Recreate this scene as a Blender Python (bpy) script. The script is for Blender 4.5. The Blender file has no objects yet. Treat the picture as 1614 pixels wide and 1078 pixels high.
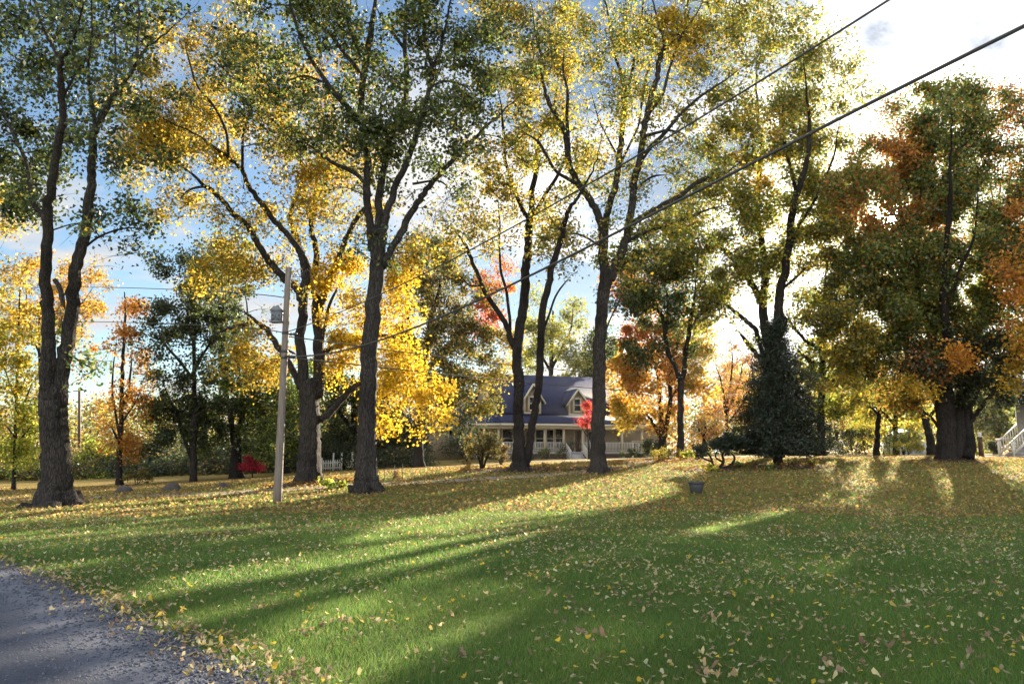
import bpy, math, random
import numpy as np
R = math.radians
rng = np.random.default_rng(7)
random.seed(7)
scene = bpy.context.scene
COL = scene.collection

# ------------------------------------------------------------------ camera model (photo is 1614 x 1078)
F = 1243.0
PITCH = math.atan((712 - 539) / F)
CP, SP = math.cos(PITCH), math.sin(PITCH)
EYE = np.array([0.0, 0.0, 1.6])

def P(px, py, Y):
    dx, dy = (px - 807) / F, (539 - py) / F
    t = Y / (CP - dy * SP)
    return np.array([t * dx, Y, 1.6 + t * (SP + dy * CP)])

def project(p):
    p = np.atleast_2d(p) - EYE
    d = p[:, 1] * CP + p[:, 2] * SP
    u = -p[:, 1] * SP + p[:, 2] * CP
    d = np.maximum(d, 1e-3)
    return 807 + F * p[:, 0] / d, 539 - F * u / d

SUN = P(1405, 345, 10.0) - EYE
SUN /= np.linalg.norm(SUN)
SUN_EL = math.asin(SUN[2]); SUN_AZ = math.atan2(SUN[0], SUN[1])

# ------------------------------------------------------------------ terrain
_ctl = [(437, 793, 26), (90, 797, 26), (577, 774, 28), (490, 760, 33), (820, 743, 36), (945, 746, 35), (850, 724, 73),
        (690, 727, 73), (1010, 722, 75), (1225, 735, 36), (1500, 729, 38), (1098, 777, 27), (200, 768, 44), (0, 776, 40),
        (1450, 717, 55), (1383, 717, 52), (1614, 722, 46), (100, 787, 30), (640, 767, 30), (400, 778, 30.5), (520, 742, 60), (300, 752, 56), (60, 757, 60),
        (1700, 760, 28), (1500, 800, 24), (1300, 765, 29), (700, 810, 20.5), (500, 840, 15.6), (1000, 800, 22.5), (1000, 850, 14.6), (-200, 830, 20)]
_pts, _zs = [], []
for a in _ctl:
    q = P(*a); _pts.append(q[:2]); _zs.append(q[2])
for x, y, z in [(0, 0, 0), (-7, 0, 0), (7, 0, 0), (0, 6, 0), (-6, 7, -.01), (6, 7, 0), (-9, 12, -.03), (9, 12, 0), (0, 11, 0), (-25, 0, -.1), (25, 0, .1),
                (-60, 60, -.6), (-50, 100, -.4), (0, 105, 1.0), (60, 100, 1.4), (60, 40, 1.3), (45, 15, .4), (-45, 20, -.4)]:
    _pts.append(np.array([x, y], float)); _zs.append(z)
_pts = np.array(_pts); _zs = np.array(_zs); _n = len(_pts)

def _phi(r2):
    return 0.5 * r2 * np.log(r2 + 1e-9)
_A = np.zeros((_n + 3, _n + 3))
_A[:_n, :_n] = _phi(((_pts[:, None] - _pts[None]) ** 2).sum(2)) + np.eye(_n) * 6.0
_A[:_n, _n] = 1; _A[:_n, _n + 1:] = _pts; _A[_n, :_n] = 1; _A[_n + 1:, :_n] = _pts.T
_W = np.linalg.solve(_A, np.concatenate([_zs, [0, 0, 0]]))

def gz(x, y):
    x = np.clip(np.asarray(x, float), -60, 62); y = np.clip(np.asarray(y, float), -4, 108)
    sh = x.shape; x = x.ravel(); y = y.ravel()
    r2 = (x[:, None] - _pts[:, 0]) ** 2 + (y[:, None] - _pts[:, 1]) ** 2
    z = _phi(r2) @ _W[:_n] + _W[_n] + x * _W[_n + 1] + y * _W[_n + 2]
    return z.reshape(sh)

def g1(x, y):
    return float(gz(np.array([x]), np.array([y]))[0])

def ground_at(px, py, guess=15.0):
    """where the sight line through a photo pixel meets the lawn"""
    o = P(px, py, 1.0) - EYE
    ts = np.concatenate([np.linspace(3, 40, 300), np.linspace(40, 110, 200)])
    pt = EYE + ts[:, None] * o
    h = pt[:, 2] - gz(pt[:, 0], pt[:, 1])
    i = np.argmax(h < 0)
    if h[i] >= 0: i = len(ts) - 1
    return pt[i]

# ------------------------------------------------------------------ mesh helpers
class MB:
    def __init__(s):
        s.v = []; s.q = []; s.t = []; s.n = 0
    def add(s, v, quads=None, tris=None):
        v = np.asarray(v, float)
        if quads is not None and len(quads): s.q.append(np.asarray(quads) + s.n)
        if tris is not None and len(tris): s.t.append(np.asarray(tris) + s.n)
        s.v.append(v); s.n += len(v)
        return s
    def box(s, c, size, rz=0.0, rot=None):
        c = np.asarray(c, float); h = np.asarray(size, float) / 2
        v = np.array([[x, y, z] for z in (-1, 1) for y in (-1, 1) for x in (-1, 1)], float) * h
        if rot is not None: v = v @ np.asarray(rot).T
        elif rz:
            c_, s_ = math.cos(rz), math.sin(rz); v = v @ np.array([[c_, s_, 0], [-s_, c_, 0], [0, 0, 1]])
        return s.add(v + c, [[0, 2, 3, 1], [4, 5, 7, 6], [0, 1, 5, 4], [2, 6, 7, 3], [0, 4, 6, 2], [1, 3, 7, 5]])
    def bar(s, a, b, w, h=None):
        a = np.asarray(a, float); b = np.asarray(b, float); h = h or w
        d = b - a; L = np.linalg.norm(d); d /= L
        up = np.array([0, 0, 1.0]) if abs(d[2]) < .95 else np.array([1.0, 0, 0])
        x = np.cross(up, d); x /= np.linalg.norm(x); y = np.cross(d, x)
        return s.box((a + b) / 2, (w, h, L), rot=np.stack([x, y, d], 1))
    def poly(s, pts):
        """planar convex polygon as fan"""
        n = len(pts)
        return s.add(pts, None, [[0, i, i + 1] for i in range(1, n - 1)])
    def prism(s, pts, off):
        """polygon pts extruded along off"""
        pts = np.asarray(pts, float); n = len(pts); off = np.asarray(off, float)
        v = np.concatenate([pts, pts + off])
        q = [[i, (i + 1) % n, n + (i + 1) % n, n + i] for i in range(n)]
        t = [[0, i + 1, i] for i in range(1, n - 1)] + [[n, n + i, n + i + 1] for i in range(1, n - 1)]
        return s.add(v, q, t)
    def tube(s, pts, rad, sides=8, rough=0.0, flare=None, cap=True):
        pts = np.asarray(pts, float); n = len(pts)
        rad = np.broadcast_to(np.asarray(rad, float), (n,))
        d = np.gradient(pts, axis=0); d /= np.linalg.norm(d, axis=1)[:, None] + 1e-9
        ref = np.array([0.31, 0.95, 0.03]); ref = ref / np.linalg.norm(ref)
        x = np.cross(np.broadcast_to(ref, d.shape), d); nx = np.linalg.norm(x, axis=1)[:, None]
        x = np.where(nx < .15, np.cross(np.broadcast_to([1.0, 0, 0], d.shape), d), x); x /= np.linalg.norm(x, axis=1)[:, None] + 1e-9
        y = np.cross(d, x)
        th = np.linspace(0, 2 * math.pi, sides, endpoint=False)
        rr = np.repeat(rad[:, None], sides, 1)
        if rough:
            ln = np.concatenate([[0], np.cumsum(np.linalg.norm(np.diff(pts, axis=0), axis=1))])
            m = np.zeros((n, sides))
            for k in (3, 5, 7, 11):
                m += np.sin(k * th[None] + rng.uniform(0, 6.28) + rng.uniform(.3, .9) * np.sin(ln[:, None] * rng.uniform(.5, 1.6) + rng.uniform(0, 6))) / (1 + .1 * k)
            m += rng.normal(0, .38, (n, sides))
            rr = rr * (1 + rough * m * .5)
            if flare:
                amp, hh, k = flare
                lob = 1 + .55 * np.cos(k * th + rng.uniform(0, 6)) + .3 * np.cos(2 * th + rng.uniform(0, 6))
                rr = rr * (1 + amp * (.62 * np.exp(-ln[:, None] / (hh * .6)) + .38 * np.exp(-ln[:, None] / (hh * 2.6))) * np.clip(lob, .2, 2))
        v = pts[:, None] + rr[..., None] * (np.cos(th)[None, :, None] * x[:, None] + np.sin(th)[None, :, None] * y[:, None])
        i = np.arange(n - 1)[:, None] * sides; j = np.arange(sides)[None]; j2 = (j + 1) % sides
        q = np.stack([i + j, i + j2, i + sides + j2, i + sides + j], -1).reshape(-1, 4)
        v = v.reshape(-1, 3); tr = None
        if cap:
            v = np.concatenate([v, pts[-1:], pts[:1]]); e = (n - 1) * sides; c = n * sides
            tr = [[e + a, e + (a + 1) % sides, c] for a in range(sides)] + [[(a + 1) % sides, a, c + 1] for a in range(sides)]
        return s.add(v, q, tr)
    def mesh(s, name, smooth=False):
        me = bpy.data.meshes.new(name)
        v = np.concatenate(s.v) if s.v else np.zeros((0, 3))
        q = np.concatenate(s.q) if s.q else np.zeros((0, 4), int)
        t = np.concatenate(s.t) if s.t else np.zeros((0, 3), int)
        me.vertices.add(len(v)); me.vertices.foreach_set("co", v.astype(np.float32).ravel())
        nl = len(q) * 4 + len(t) * 3
        me.loops.add(nl); me.polygons.add(len(q) + len(t))
        me.loops.foreach_set("vertex_index", np.concatenate([q.ravel(), t.ravel()]).astype(np.int32))
        st = np.concatenate([np.arange(len(q)) * 4, len(q) * 4 + np.arange(len(t)) * 3]).astype(np.int32)
        me.polygons.foreach_set("loop_start", st)
        if smooth: me.polygons.foreach_set("use_smooth", np.ones(len(st), bool))
        me.update(calc_edges=True)
        return me

def face_colors(me, cols):
    a = me.attributes.new("leafcol", 'FLOAT_COLOR', 'FACE')
    c = np.ones((len(cols), 4), np.float32); c[:, :3] = cols
    a.data.foreach_set("color", c.ravel())

def tag(o, label=None, cat=None, group=None, kind=None):
    if label: o['label'] = label
    if cat: o['category'] = cat
    if group: o['group'] = group
    if kind: o['kind'] = kind
    return o

def empty(name, loc, label, cat, group=None):
    o = bpy.data.objects.new(name, None); COL.objects.link(o)
    o.location = loc; o.empty_display_size = .2
    return tag(o, label, cat, group)

def link(name, me, mat, parent=None):
    """mesh in world coordinates; when it has a parent the offset of the parent is taken out"""
    o = bpy.data.objects.new(name, me); COL.objects.link(o)
    if mat: me.materials.append(mat)
    if parent is not None:
        off = np.zeros(3); p = parent
        while p is not None:
            off += np.array(p.location); p = p.parent
        o.parent = parent
        if off.any():
            me.transform(__import__('mathutils').Matrix.Translation(-off))
    return o

def obj(name, mb, mat, parent=None, smooth=False):
    return link(name, mb.mesh(name, smooth), mat, parent)

# ------------------------------------------------------------------ materials
def mat_new(name):
    m = bpy.data.materials.new(name); m.use_nodes = True
    nt = m.node_tree; nt.nodes.clear()
    out = nt.nodes.new('ShaderNodeOutputMaterial')
    return m, nt, out

def N(nt, t, **kw):
    n = nt.nodes.new(t)
    for k, v in kw.items():
        if k in n.inputs: n.inputs[k].default_value = v
        else: setattr(n, k, v)
    return n

def ramp(nt, src, stops, interp='LINEAR'):
    r = nt.nodes.new('ShaderNodeValToRGB'); r.color_ramp.interpolation = interp
    el = r.color_ramp.elements
    while len(el) < len(stops): el.new(0.5)
    for e, (p, c) in zip(el, stops):
        e.position = p; e.color = (*c, 1) if len(c) == 3 else c
    nt.links.new(src, r.inputs[0]); return r

def plain(name, c1, c2=None, scale=8.0, rough=.8, bump=0.0, stretch=(1, 1, 1), spec=.3, metal=0.0, detail=6.0, wave=None):
    m, nt, out = mat_new(name)
    b = N(nt, 'ShaderNodeBsdfPrincipled', Roughness=rough, Metallic=metal); b.inputs['Specular IOR Level'].default_value = spec
    tc = N(nt, 'ShaderNodeNewGeometry'); mp = N(nt, 'ShaderNodeMapping'); mp.inputs['Scale'].default_value = stretch
    nt.links.new(tc.outputs['Position'], mp.inputs['Vector'])
    no = N(nt, 'ShaderNodeTexNoise', Scale=scale, Detail=detail, Roughness=.65); nt.links.new(mp.outputs[0], no.inputs['Vector'])
    c2 = c2 or tuple(x * .75 for x in c1)
    r = ramp(nt, no.outputs['Fac'], [(.32, c2), (.68, c1)])
    nt.links.new(r.outputs[0], b.inputs['Base Color'])
    h = no.outputs['Fac']
    if wave:                                   # horizontal courses (siding, shingle)
        w = N(nt, 'ShaderNodeTexWave', Scale=wave, Distortion=.15, wave_type='BANDS', bands_direction='Z', wave_profile='SAW')
        nt.links.new(tc.outputs['Position'], w.inputs['Vector'])
        bp2 = N(nt, 'ShaderNodeBump', Strength=.6, Distance=.03); nt.links.new(w.outputs['Fac'], bp2.inputs['Height'])
        nt.links.new(bp2.outputs[0], b.inputs['Normal'])
    elif bump:
        bp = N(nt, 'ShaderNodeBump', Strength=bump, Distance=.05); nt.links.new(h, bp.inputs['Height']); nt.links.new(bp.outputs[0], b.inputs['Normal'])
    nt.links.new(b.outputs[0], out.inputs[0])
    return m

def leaf_material(name, trans=.5, gloss=.06):
    m, nt, out = mat_new(name)
    at = N(nt, 'ShaderNodeAttribute', attribute_name='leafcol')
    d = N(nt, 'ShaderNodeBsdfDiffuse'); t = N(nt, 'ShaderNodeBsdfTranslucent'); g = N(nt, 'ShaderNodeBsdfGlossy', Roughness=.42)
    g.inputs['Color'].default_value = (.8, .85, .9, 1)
    br = N(nt, 'ShaderNodeGamma', Gamma=.85); nt.links.new(at.outputs['Color'], br.inputs[0])
    nt.links.new(at.outputs['Color'], d.inputs['Color']); nt.links.new(br.outputs[0], t.inputs['Color'])
    m1 = N(nt, 'ShaderNodeMixShader'); m1.inputs[0].default_value = trans
    nt.links.new(d.outputs[0], m1.inputs[1]); nt.links.new(t.outputs[0], m1.inputs[2])
    m2 = N(nt, 'ShaderNodeMixShader'); m2.inputs[0].default_value = gloss
    nt.links.new(m1.outputs[0], m2.inputs[1]); nt.links.new(g.outputs[0], m2.inputs[2])
    nt.links.new(m2.outputs[0], out.inputs[0])
    return m

def bark_material(name, c1, c2, c3, sc=13.0):
    m, nt, out = mat_new(name)
    b = N(nt, 'ShaderNodeBsdfPrincipled', Roughness=.9); b.inputs['Specular IOR Level'].default_value = .15
    tc = N(nt, 'ShaderNodeNewGeometry'); mp = N(nt, 'ShaderNodeMapping'); mp.inputs['Scale'].default_value = (1, 1, .1)
    nt.links.new(tc.outputs['Position'], mp.inputs['Vector'])
    dn = N(nt, 'ShaderNodeTexNoise', Scale=3.0, Detail=3.0); nt.links.new(tc.outputs['Position'], dn.inputs['Vector'])
    ad = N(nt, 'ShaderNodeMixRGB', blend_type='ADD'); ad.inputs[0].default_value = .12
    nt.links.new(mp.outputs[0], ad.inputs[1]); nt.links.new(dn.outputs['Color'], ad.inputs[2])
    vo = N(nt, 'ShaderNodeTexVoronoi', Scale=sc * 1.6, feature='DISTANCE_TO_EDGE'); nt.links.new(ad.outputs[0], vo.inputs['Vector'])
    no = N(nt, 'ShaderNodeTexNoise', Scale=sc * 2, Detail=8.0, Roughness=.7); nt.links.new(ad.outputs[0], no.inputs['Vector'])
    big = N(nt, 'ShaderNodeTexNoise', Scale=.9, Detail=4.0); nt.links.new(tc.outputs['Position'], big.inputs['Vector'])
    mul = N(nt, 'ShaderNodeMath', operation='MULTIPLY'); nt.links.new(no.outputs['Fac'], mul.inputs[0])
    rv = ramp(nt, vo.outputs['Distance'], [(0.0, (.35,) * 3), (.22, (1.0,) * 3)]); nt.links.new(rv.outputs[0], mul.inputs[1])
    r = ramp(nt, mul.outputs[0], [(.2, c3), (.45, c2), (.68, c1)])
    st = ramp(nt, big.outputs['Fac'], [(.36, (.4, .4, .42)), (.52, (1, 1, 1))])
    mx = N(nt, 'ShaderNodeMixRGB', blend_type='MULTIPLY'); mx.inputs[0].default_value = .7
    nt.links.new(r.outputs[0], mx.inputs[1]); nt.links.new(st.outputs[0], mx.inputs[2])
    nt.links.new(mx.outputs[0], b.inputs['Base Color'])
    bp = N(nt, 'ShaderNodeBump', Strength=.9, Distance=.06); nt.links.new(mul.outputs[0], bp.inputs['Height']); nt.links.new(bp.outputs[0], b.inputs['Normal'])
    nt.links.new(b.outputs[0], out.inputs[0])
    return m

M = {}
M['leaf'] = leaf_material('leaf', .55, .025)
M['needle'] = leaf_material('needle', .2, .03)
M['litter'] = leaf_material('dry_leaf', .5, .0)
M['blade'] = leaf_material('grass_blade', .55, .015)
M['bark'] = bark_material('furrowed_bark', (.085, .071, .059), (.047, .039, .033), (.014, .012, .01))
M['bark_dark'] = bark_material('dark_bark', (.056, .047, .04), (.032, .026, .022), (.011, .009, .008), 15)
M['twig'] = plain('twig_bark', (.07, .056, .045), (.04, .032, .026), 20, .9)
M['pole'] = plain('weathered_pole_wood', (.21, .172, .14), (.09, .072, .058), 12, .85, .5, (3, 3, .16))
M['cable'] = plain('cable_sheath', (.05, .047, .045), (.035, .033, .032), 30, .6)
M['siding'] = plain('taupe_siding', (.25, .195, .115), (.21, .165, .1), 3, .7, wave=1.55)
M['trim'] = plain('cream_trim', (.47, .40, .28), (.42, .36, .25), 5, .6)
M['white'] = plain('white_paint', (.6, .57, .51), (.52, .49, .44), 6, .55)
M['roof'] = plain('blue_shingles', (.014, .02, .055), (.009, .012, .035), 2.5, .8, wave=1.1)
M['glass'] = plain('dark_window_glass', (.02, .022, .028), (.015, .016, .02), 2, .08, spec=.6)
M['wood_dark'] = plain('dark_brown_wood', (.09, .05, .033), (.05, .028, .02), 10, .8)
M['stone'] = plain('field_stone', (.065, .053, .046), (.035, .03, .027), 6, .9, .8)
M['grey_deck'] = plain('weathered_deck', (.36, .34, .32), (.27, .25, .24), 7, .8)
M['dark_metal'] = plain('dark_metal', (.04, .04, .045), (.03, .03, .03), 9, .5)
M['grey_box'] = plain('grey_painted_box', (.17, .175, .19), (.11, .115, .125), 12, .6)
M['soil'] = plain('soil', (.05, .036, .025), (.025, .018, .013), 18, 1, .6)
M['tub'] = plain('grey_tub', (.05, .048, .048), (.034, .033, .033), 14, .7)
M['shed'] = plain('pale_shed_paint', (.50, .52, .56), (.42, .44, .48), 4, .7, wave=1.4)
M['interior'] = plain('dim_interior', (.10, .07, .05), (.05, .035, .028), 2, .9)

# ------------------------------------------------------------------ leaf palettes (linear leaf colours; darkshade also stands in for shaded foliage)
PAL = {
 'dkgreen': [(.027, .043, .012), (.036, .056, .014), (.053, .07, .015), (.021, .032, .011), (.085, .09, .018)],
 'green': [(.075, .125, .02), (.10, .15, .022), (.13, .17, .025), (.06, .095, .02), (.2, .2, .03)],
 'olive': [(.12, .13, .02), (.16, .16, .022), (.22, .185, .02), (.08, .095, .018), (.28, .2, .018)],
 'yellow': [(.5, .31, .016), (.55, .36, .02), (.42, .26, .015), (.3, .22, .02), (.2, .16, .02)],
 'gold': [(.44, .26, .016), (.36, .23, .018), (.3, .2, .02), (.48, .28, .016), (.19, .16, .02)],
 'brightyel': [(.62, .38, .014), (.68, .44, .02), (.55, .31, .012), (.44, .3, .016), (.3, .22, .02)],
 'orange': [(.52, .2, .018), (.6, .25, .02), (.45, .16, .016), (.55, .3, .025), (.3, .14, .02)],
 'rust': [(.42, .12, .02), (.48, .17, .022), (.34, .1, .02), (.26, .14, .025), (.16, .11, .02)],
 'red': [(.5, .05, .025), (.55, .09, .03), (.4, .04, .025), (.55, .16, .03)],
 'crimson': [(.42, .012, .03), (.5, .02, .04), (.3, .01, .025)],
 'yelgreen': [(.28, .3, .03), (.36, .36, .03), (.2, .25, .025), (.48, .4, .03), (.15, .2, .025)],
 'brown': [(.16, .09, .03), (.22, .13, .035), (.12, .075, .03), (.28, .17, .04)],
 'needle': [(.01, .019, .007), (.015, .025, .008), (.008, .013, .006), (.022, .03, .01), (.03, .024, .012)],
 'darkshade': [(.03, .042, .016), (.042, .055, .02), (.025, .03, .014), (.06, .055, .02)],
}

def pal_cols(pal, n):
    if isinstance(pal, str): pal = {pal: 1.0}
    names = list(pal); w = np.array([pal[k] for k in names]); w = w / w.sum()
    table = np.concatenate([np.array(PAL[k]) for k in names])
    pr = np.concatenate([np.full(len(PAL[k]), wi / len(PAL[k])) for k, wi in zip(names, w)])
    c = table[rng.choice(len(table), n, p=pr)]
    return c * rng.uniform(.8, 1.2, (n, 1))

# ------------------------------------------------------------------ where sun reaches the lawn (patches of grass, in metres) and openings in the crowns above them
LIT_PX = [
 ([(-20, 822), (75, 817), (200, 808), (321, 794), (401, 783), (480, 770), (545, 770), (520, 792), (351, 810), (226, 820), (125, 834), (-20, 842)], .985),
 ([(527, 858), (602, 828), (702, 811), (810, 786), (904, 763), (975, 749), (1085, 739), (1130, 752), (1090, 760), (1050, 757), (1075, 772), (1005, 792), (904, 810), (804, 830), (702, 838), (577, 858)], .985),
 ([(640, 874), (727, 857), (804, 850), (904, 830), (995, 808), (960, 828), (834, 860), (727, 876)], .97),
 ([(1085, 838), (1155, 808), (1215, 799), (1258, 804), (1225, 814), (1165, 830), (1110, 845)], .985),
 ([(1252, 766), (1268, 742), (1284, 742), (1272, 766)], .98), ([(1290, 756), (1303, 728), (1320, 728), (1308, 756)], .98),
 ([(1343, 758), (1357, 728), (1374, 728), (1362, 758)], .98), ([(1393, 760), (1407, 724), (1424, 724), (1412, 760)], .98),
 ([(1330, 722), (1480, 718), (1480, 727), (1330, 730)], .97), ([(1286, 787), (1305, 776), (1322, 778), (1300, 788)], .97),
 ([(236, 922), (316, 908), (416, 890), (440, 893), (320, 925), (300, 935), (250, 930)], .9),
 ([(440, 1000), (552, 940), (640, 925), (640, 945), (540, 985), (470, 1040), (400, 1040)], .82),
 ([(470, 1078), (560, 1020), (700, 985), (800, 960), (780, 990), (640, 1040), (600, 1078)], .72),
]
LIT = []
for poly, pr in LIT_PX:
    LIT.append((np.array([ground_at(x, y)[:2] for x, y in poly]), pr))

def inside(poly, x, y):
    r = np.zeros(len(x), bool); n = len(poly)
    for i in range(n):
        x1, y1 = poly[i]; x2, y2 = poly[(i + 1) % n]
        if y1 == y2: continue
        c = ((y1 > y) != (y2 > y)) & (x < (x2 - x1) * (y - y1) / (y2 - y1) + x1)
        r ^= c
    return r

# crowns the sun reaches from behind (target, radius, owner)
GLOW = []

def sun_keep(c, owner=None):
    """which of the leaf positions stay, so that the openings above leave the light through"""
    keep = np.ones(len(c), bool)
    t = (c[:, 2] - .3) / SUN[2]
    g = c - t[:, None] * SUN
    zz = gz(g[:, 0], g[:, 1]); t = (c[:, 2] - zz) / SUN[2]; g = c - t[:, None] * SUN
    cell = np.floor(c / .5); rnd = np.modf(np.abs(np.sin(cell @ np.array([12.9898, 78.233, 37.719])) * 43758.5453))[0]   # whole sprays go, not single leaves
    for poly, pr in LIT:
        lo = poly.min(0); hi = poly.max(0)
        s = np.where((g[:, 0] > lo[0]) & (g[:, 0] < hi[0]) & (g[:, 1] > lo[1]) & (g[:, 1] < hi[1]) & (t > 0))[0]
        if len(s) == 0: continue
        ins = inside(poly, g[s, 0], g[s, 1])
        if owner == 'gold': ins &= c[s, 2] > 9.5
        keep[s[ins & (rnd[s] < pr)]] = False
    d = c - EYE; al = d @ SUN                       # the small opening through which the sun is seen
    keep &= ~((al > 1) & (np.linalg.norm(d - al[:, None] * SUN, axis=1) < .16) & (rng.random(len(c)) < .96))
    for tgt, rad, own, pr in GLOW:
        if own == owner: continue
        d = c - tgt; al = d @ SUN
        dist = np.linalg.norm(d - al[:, None] * SUN, axis=1)
        keep &= ~((al > 1.0) & (dist < rad) & (rnd < pr))
    return keep

# ------------------------------------------------------------------ leaves
def leaf_mesh(c, size, cols, up=.25, aspect=.8, owner=None, carve=True):
    c = np.asarray(c); n = len(c)
    if carve:
        k = sun_keep(c, owner); c = c[k]; cols = cols[k]; size = np.broadcast_to(size, (n,))[k]; n = len(c)
    size = np.broadcast_to(size, (n,))[:, None] * rng.uniform(.7, 1.25, (n, 1))
    nrm = rng.normal(0, 1, (n, 3)); nrm[:, 2] += up * 2; nrm /= np.linalg.norm(nrm, axis=1)[:, None]
    t = np.cross(nrm, rng.normal(0, 1, (n, 3))); t /= np.linalg.norm(t, axis=1)[:, None] + 1e-9
    b = np.cross(nrm, t)
    fold = nrm * size * rng.uniform(.0, .22, (n, 1))
    v = np.stack([c - t * size * .5, c - t * size * .08 + b * size * .5 * aspect + fold, c + t * size * .5, c - t * size * .08 - b * size * .5 * aspect + fold], 1).reshape(-1, 3)
    mb = MB(); mb.add(v, np.arange(n * 4).reshape(n, 4))
    return mb, cols

def smooth_path(p, k=5):
    """Catmull-Rom through rows of p (any number of columns)"""
    p = np.asarray(p, float)
    if len(p) < 3:
        t = np.linspace(0, 1, k + 1)[:, None]; return p[0] * (1 - t) + p[-1] * t
    q = np.concatenate([2 * p[:1] - p[1:2], p, 2 * p[-1:] - p[-2:-1]]); out = []
    t = np.linspace(0, 1, k, endpoint=False)[:, None]
    for i in range(1, len(q) - 2):
        a, b, c, d = q[i - 1], q[i], q[i + 1], q[i + 2]
        out.append(.5 * (2 * b + (c - a) * t + (2 * a - 5 * b + 4 * c - d) * t ** 2 + (3 * b - a - 3 * c + d) * t ** 3))
    out.append(p[-1:]); return np.concatenate(out)

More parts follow.
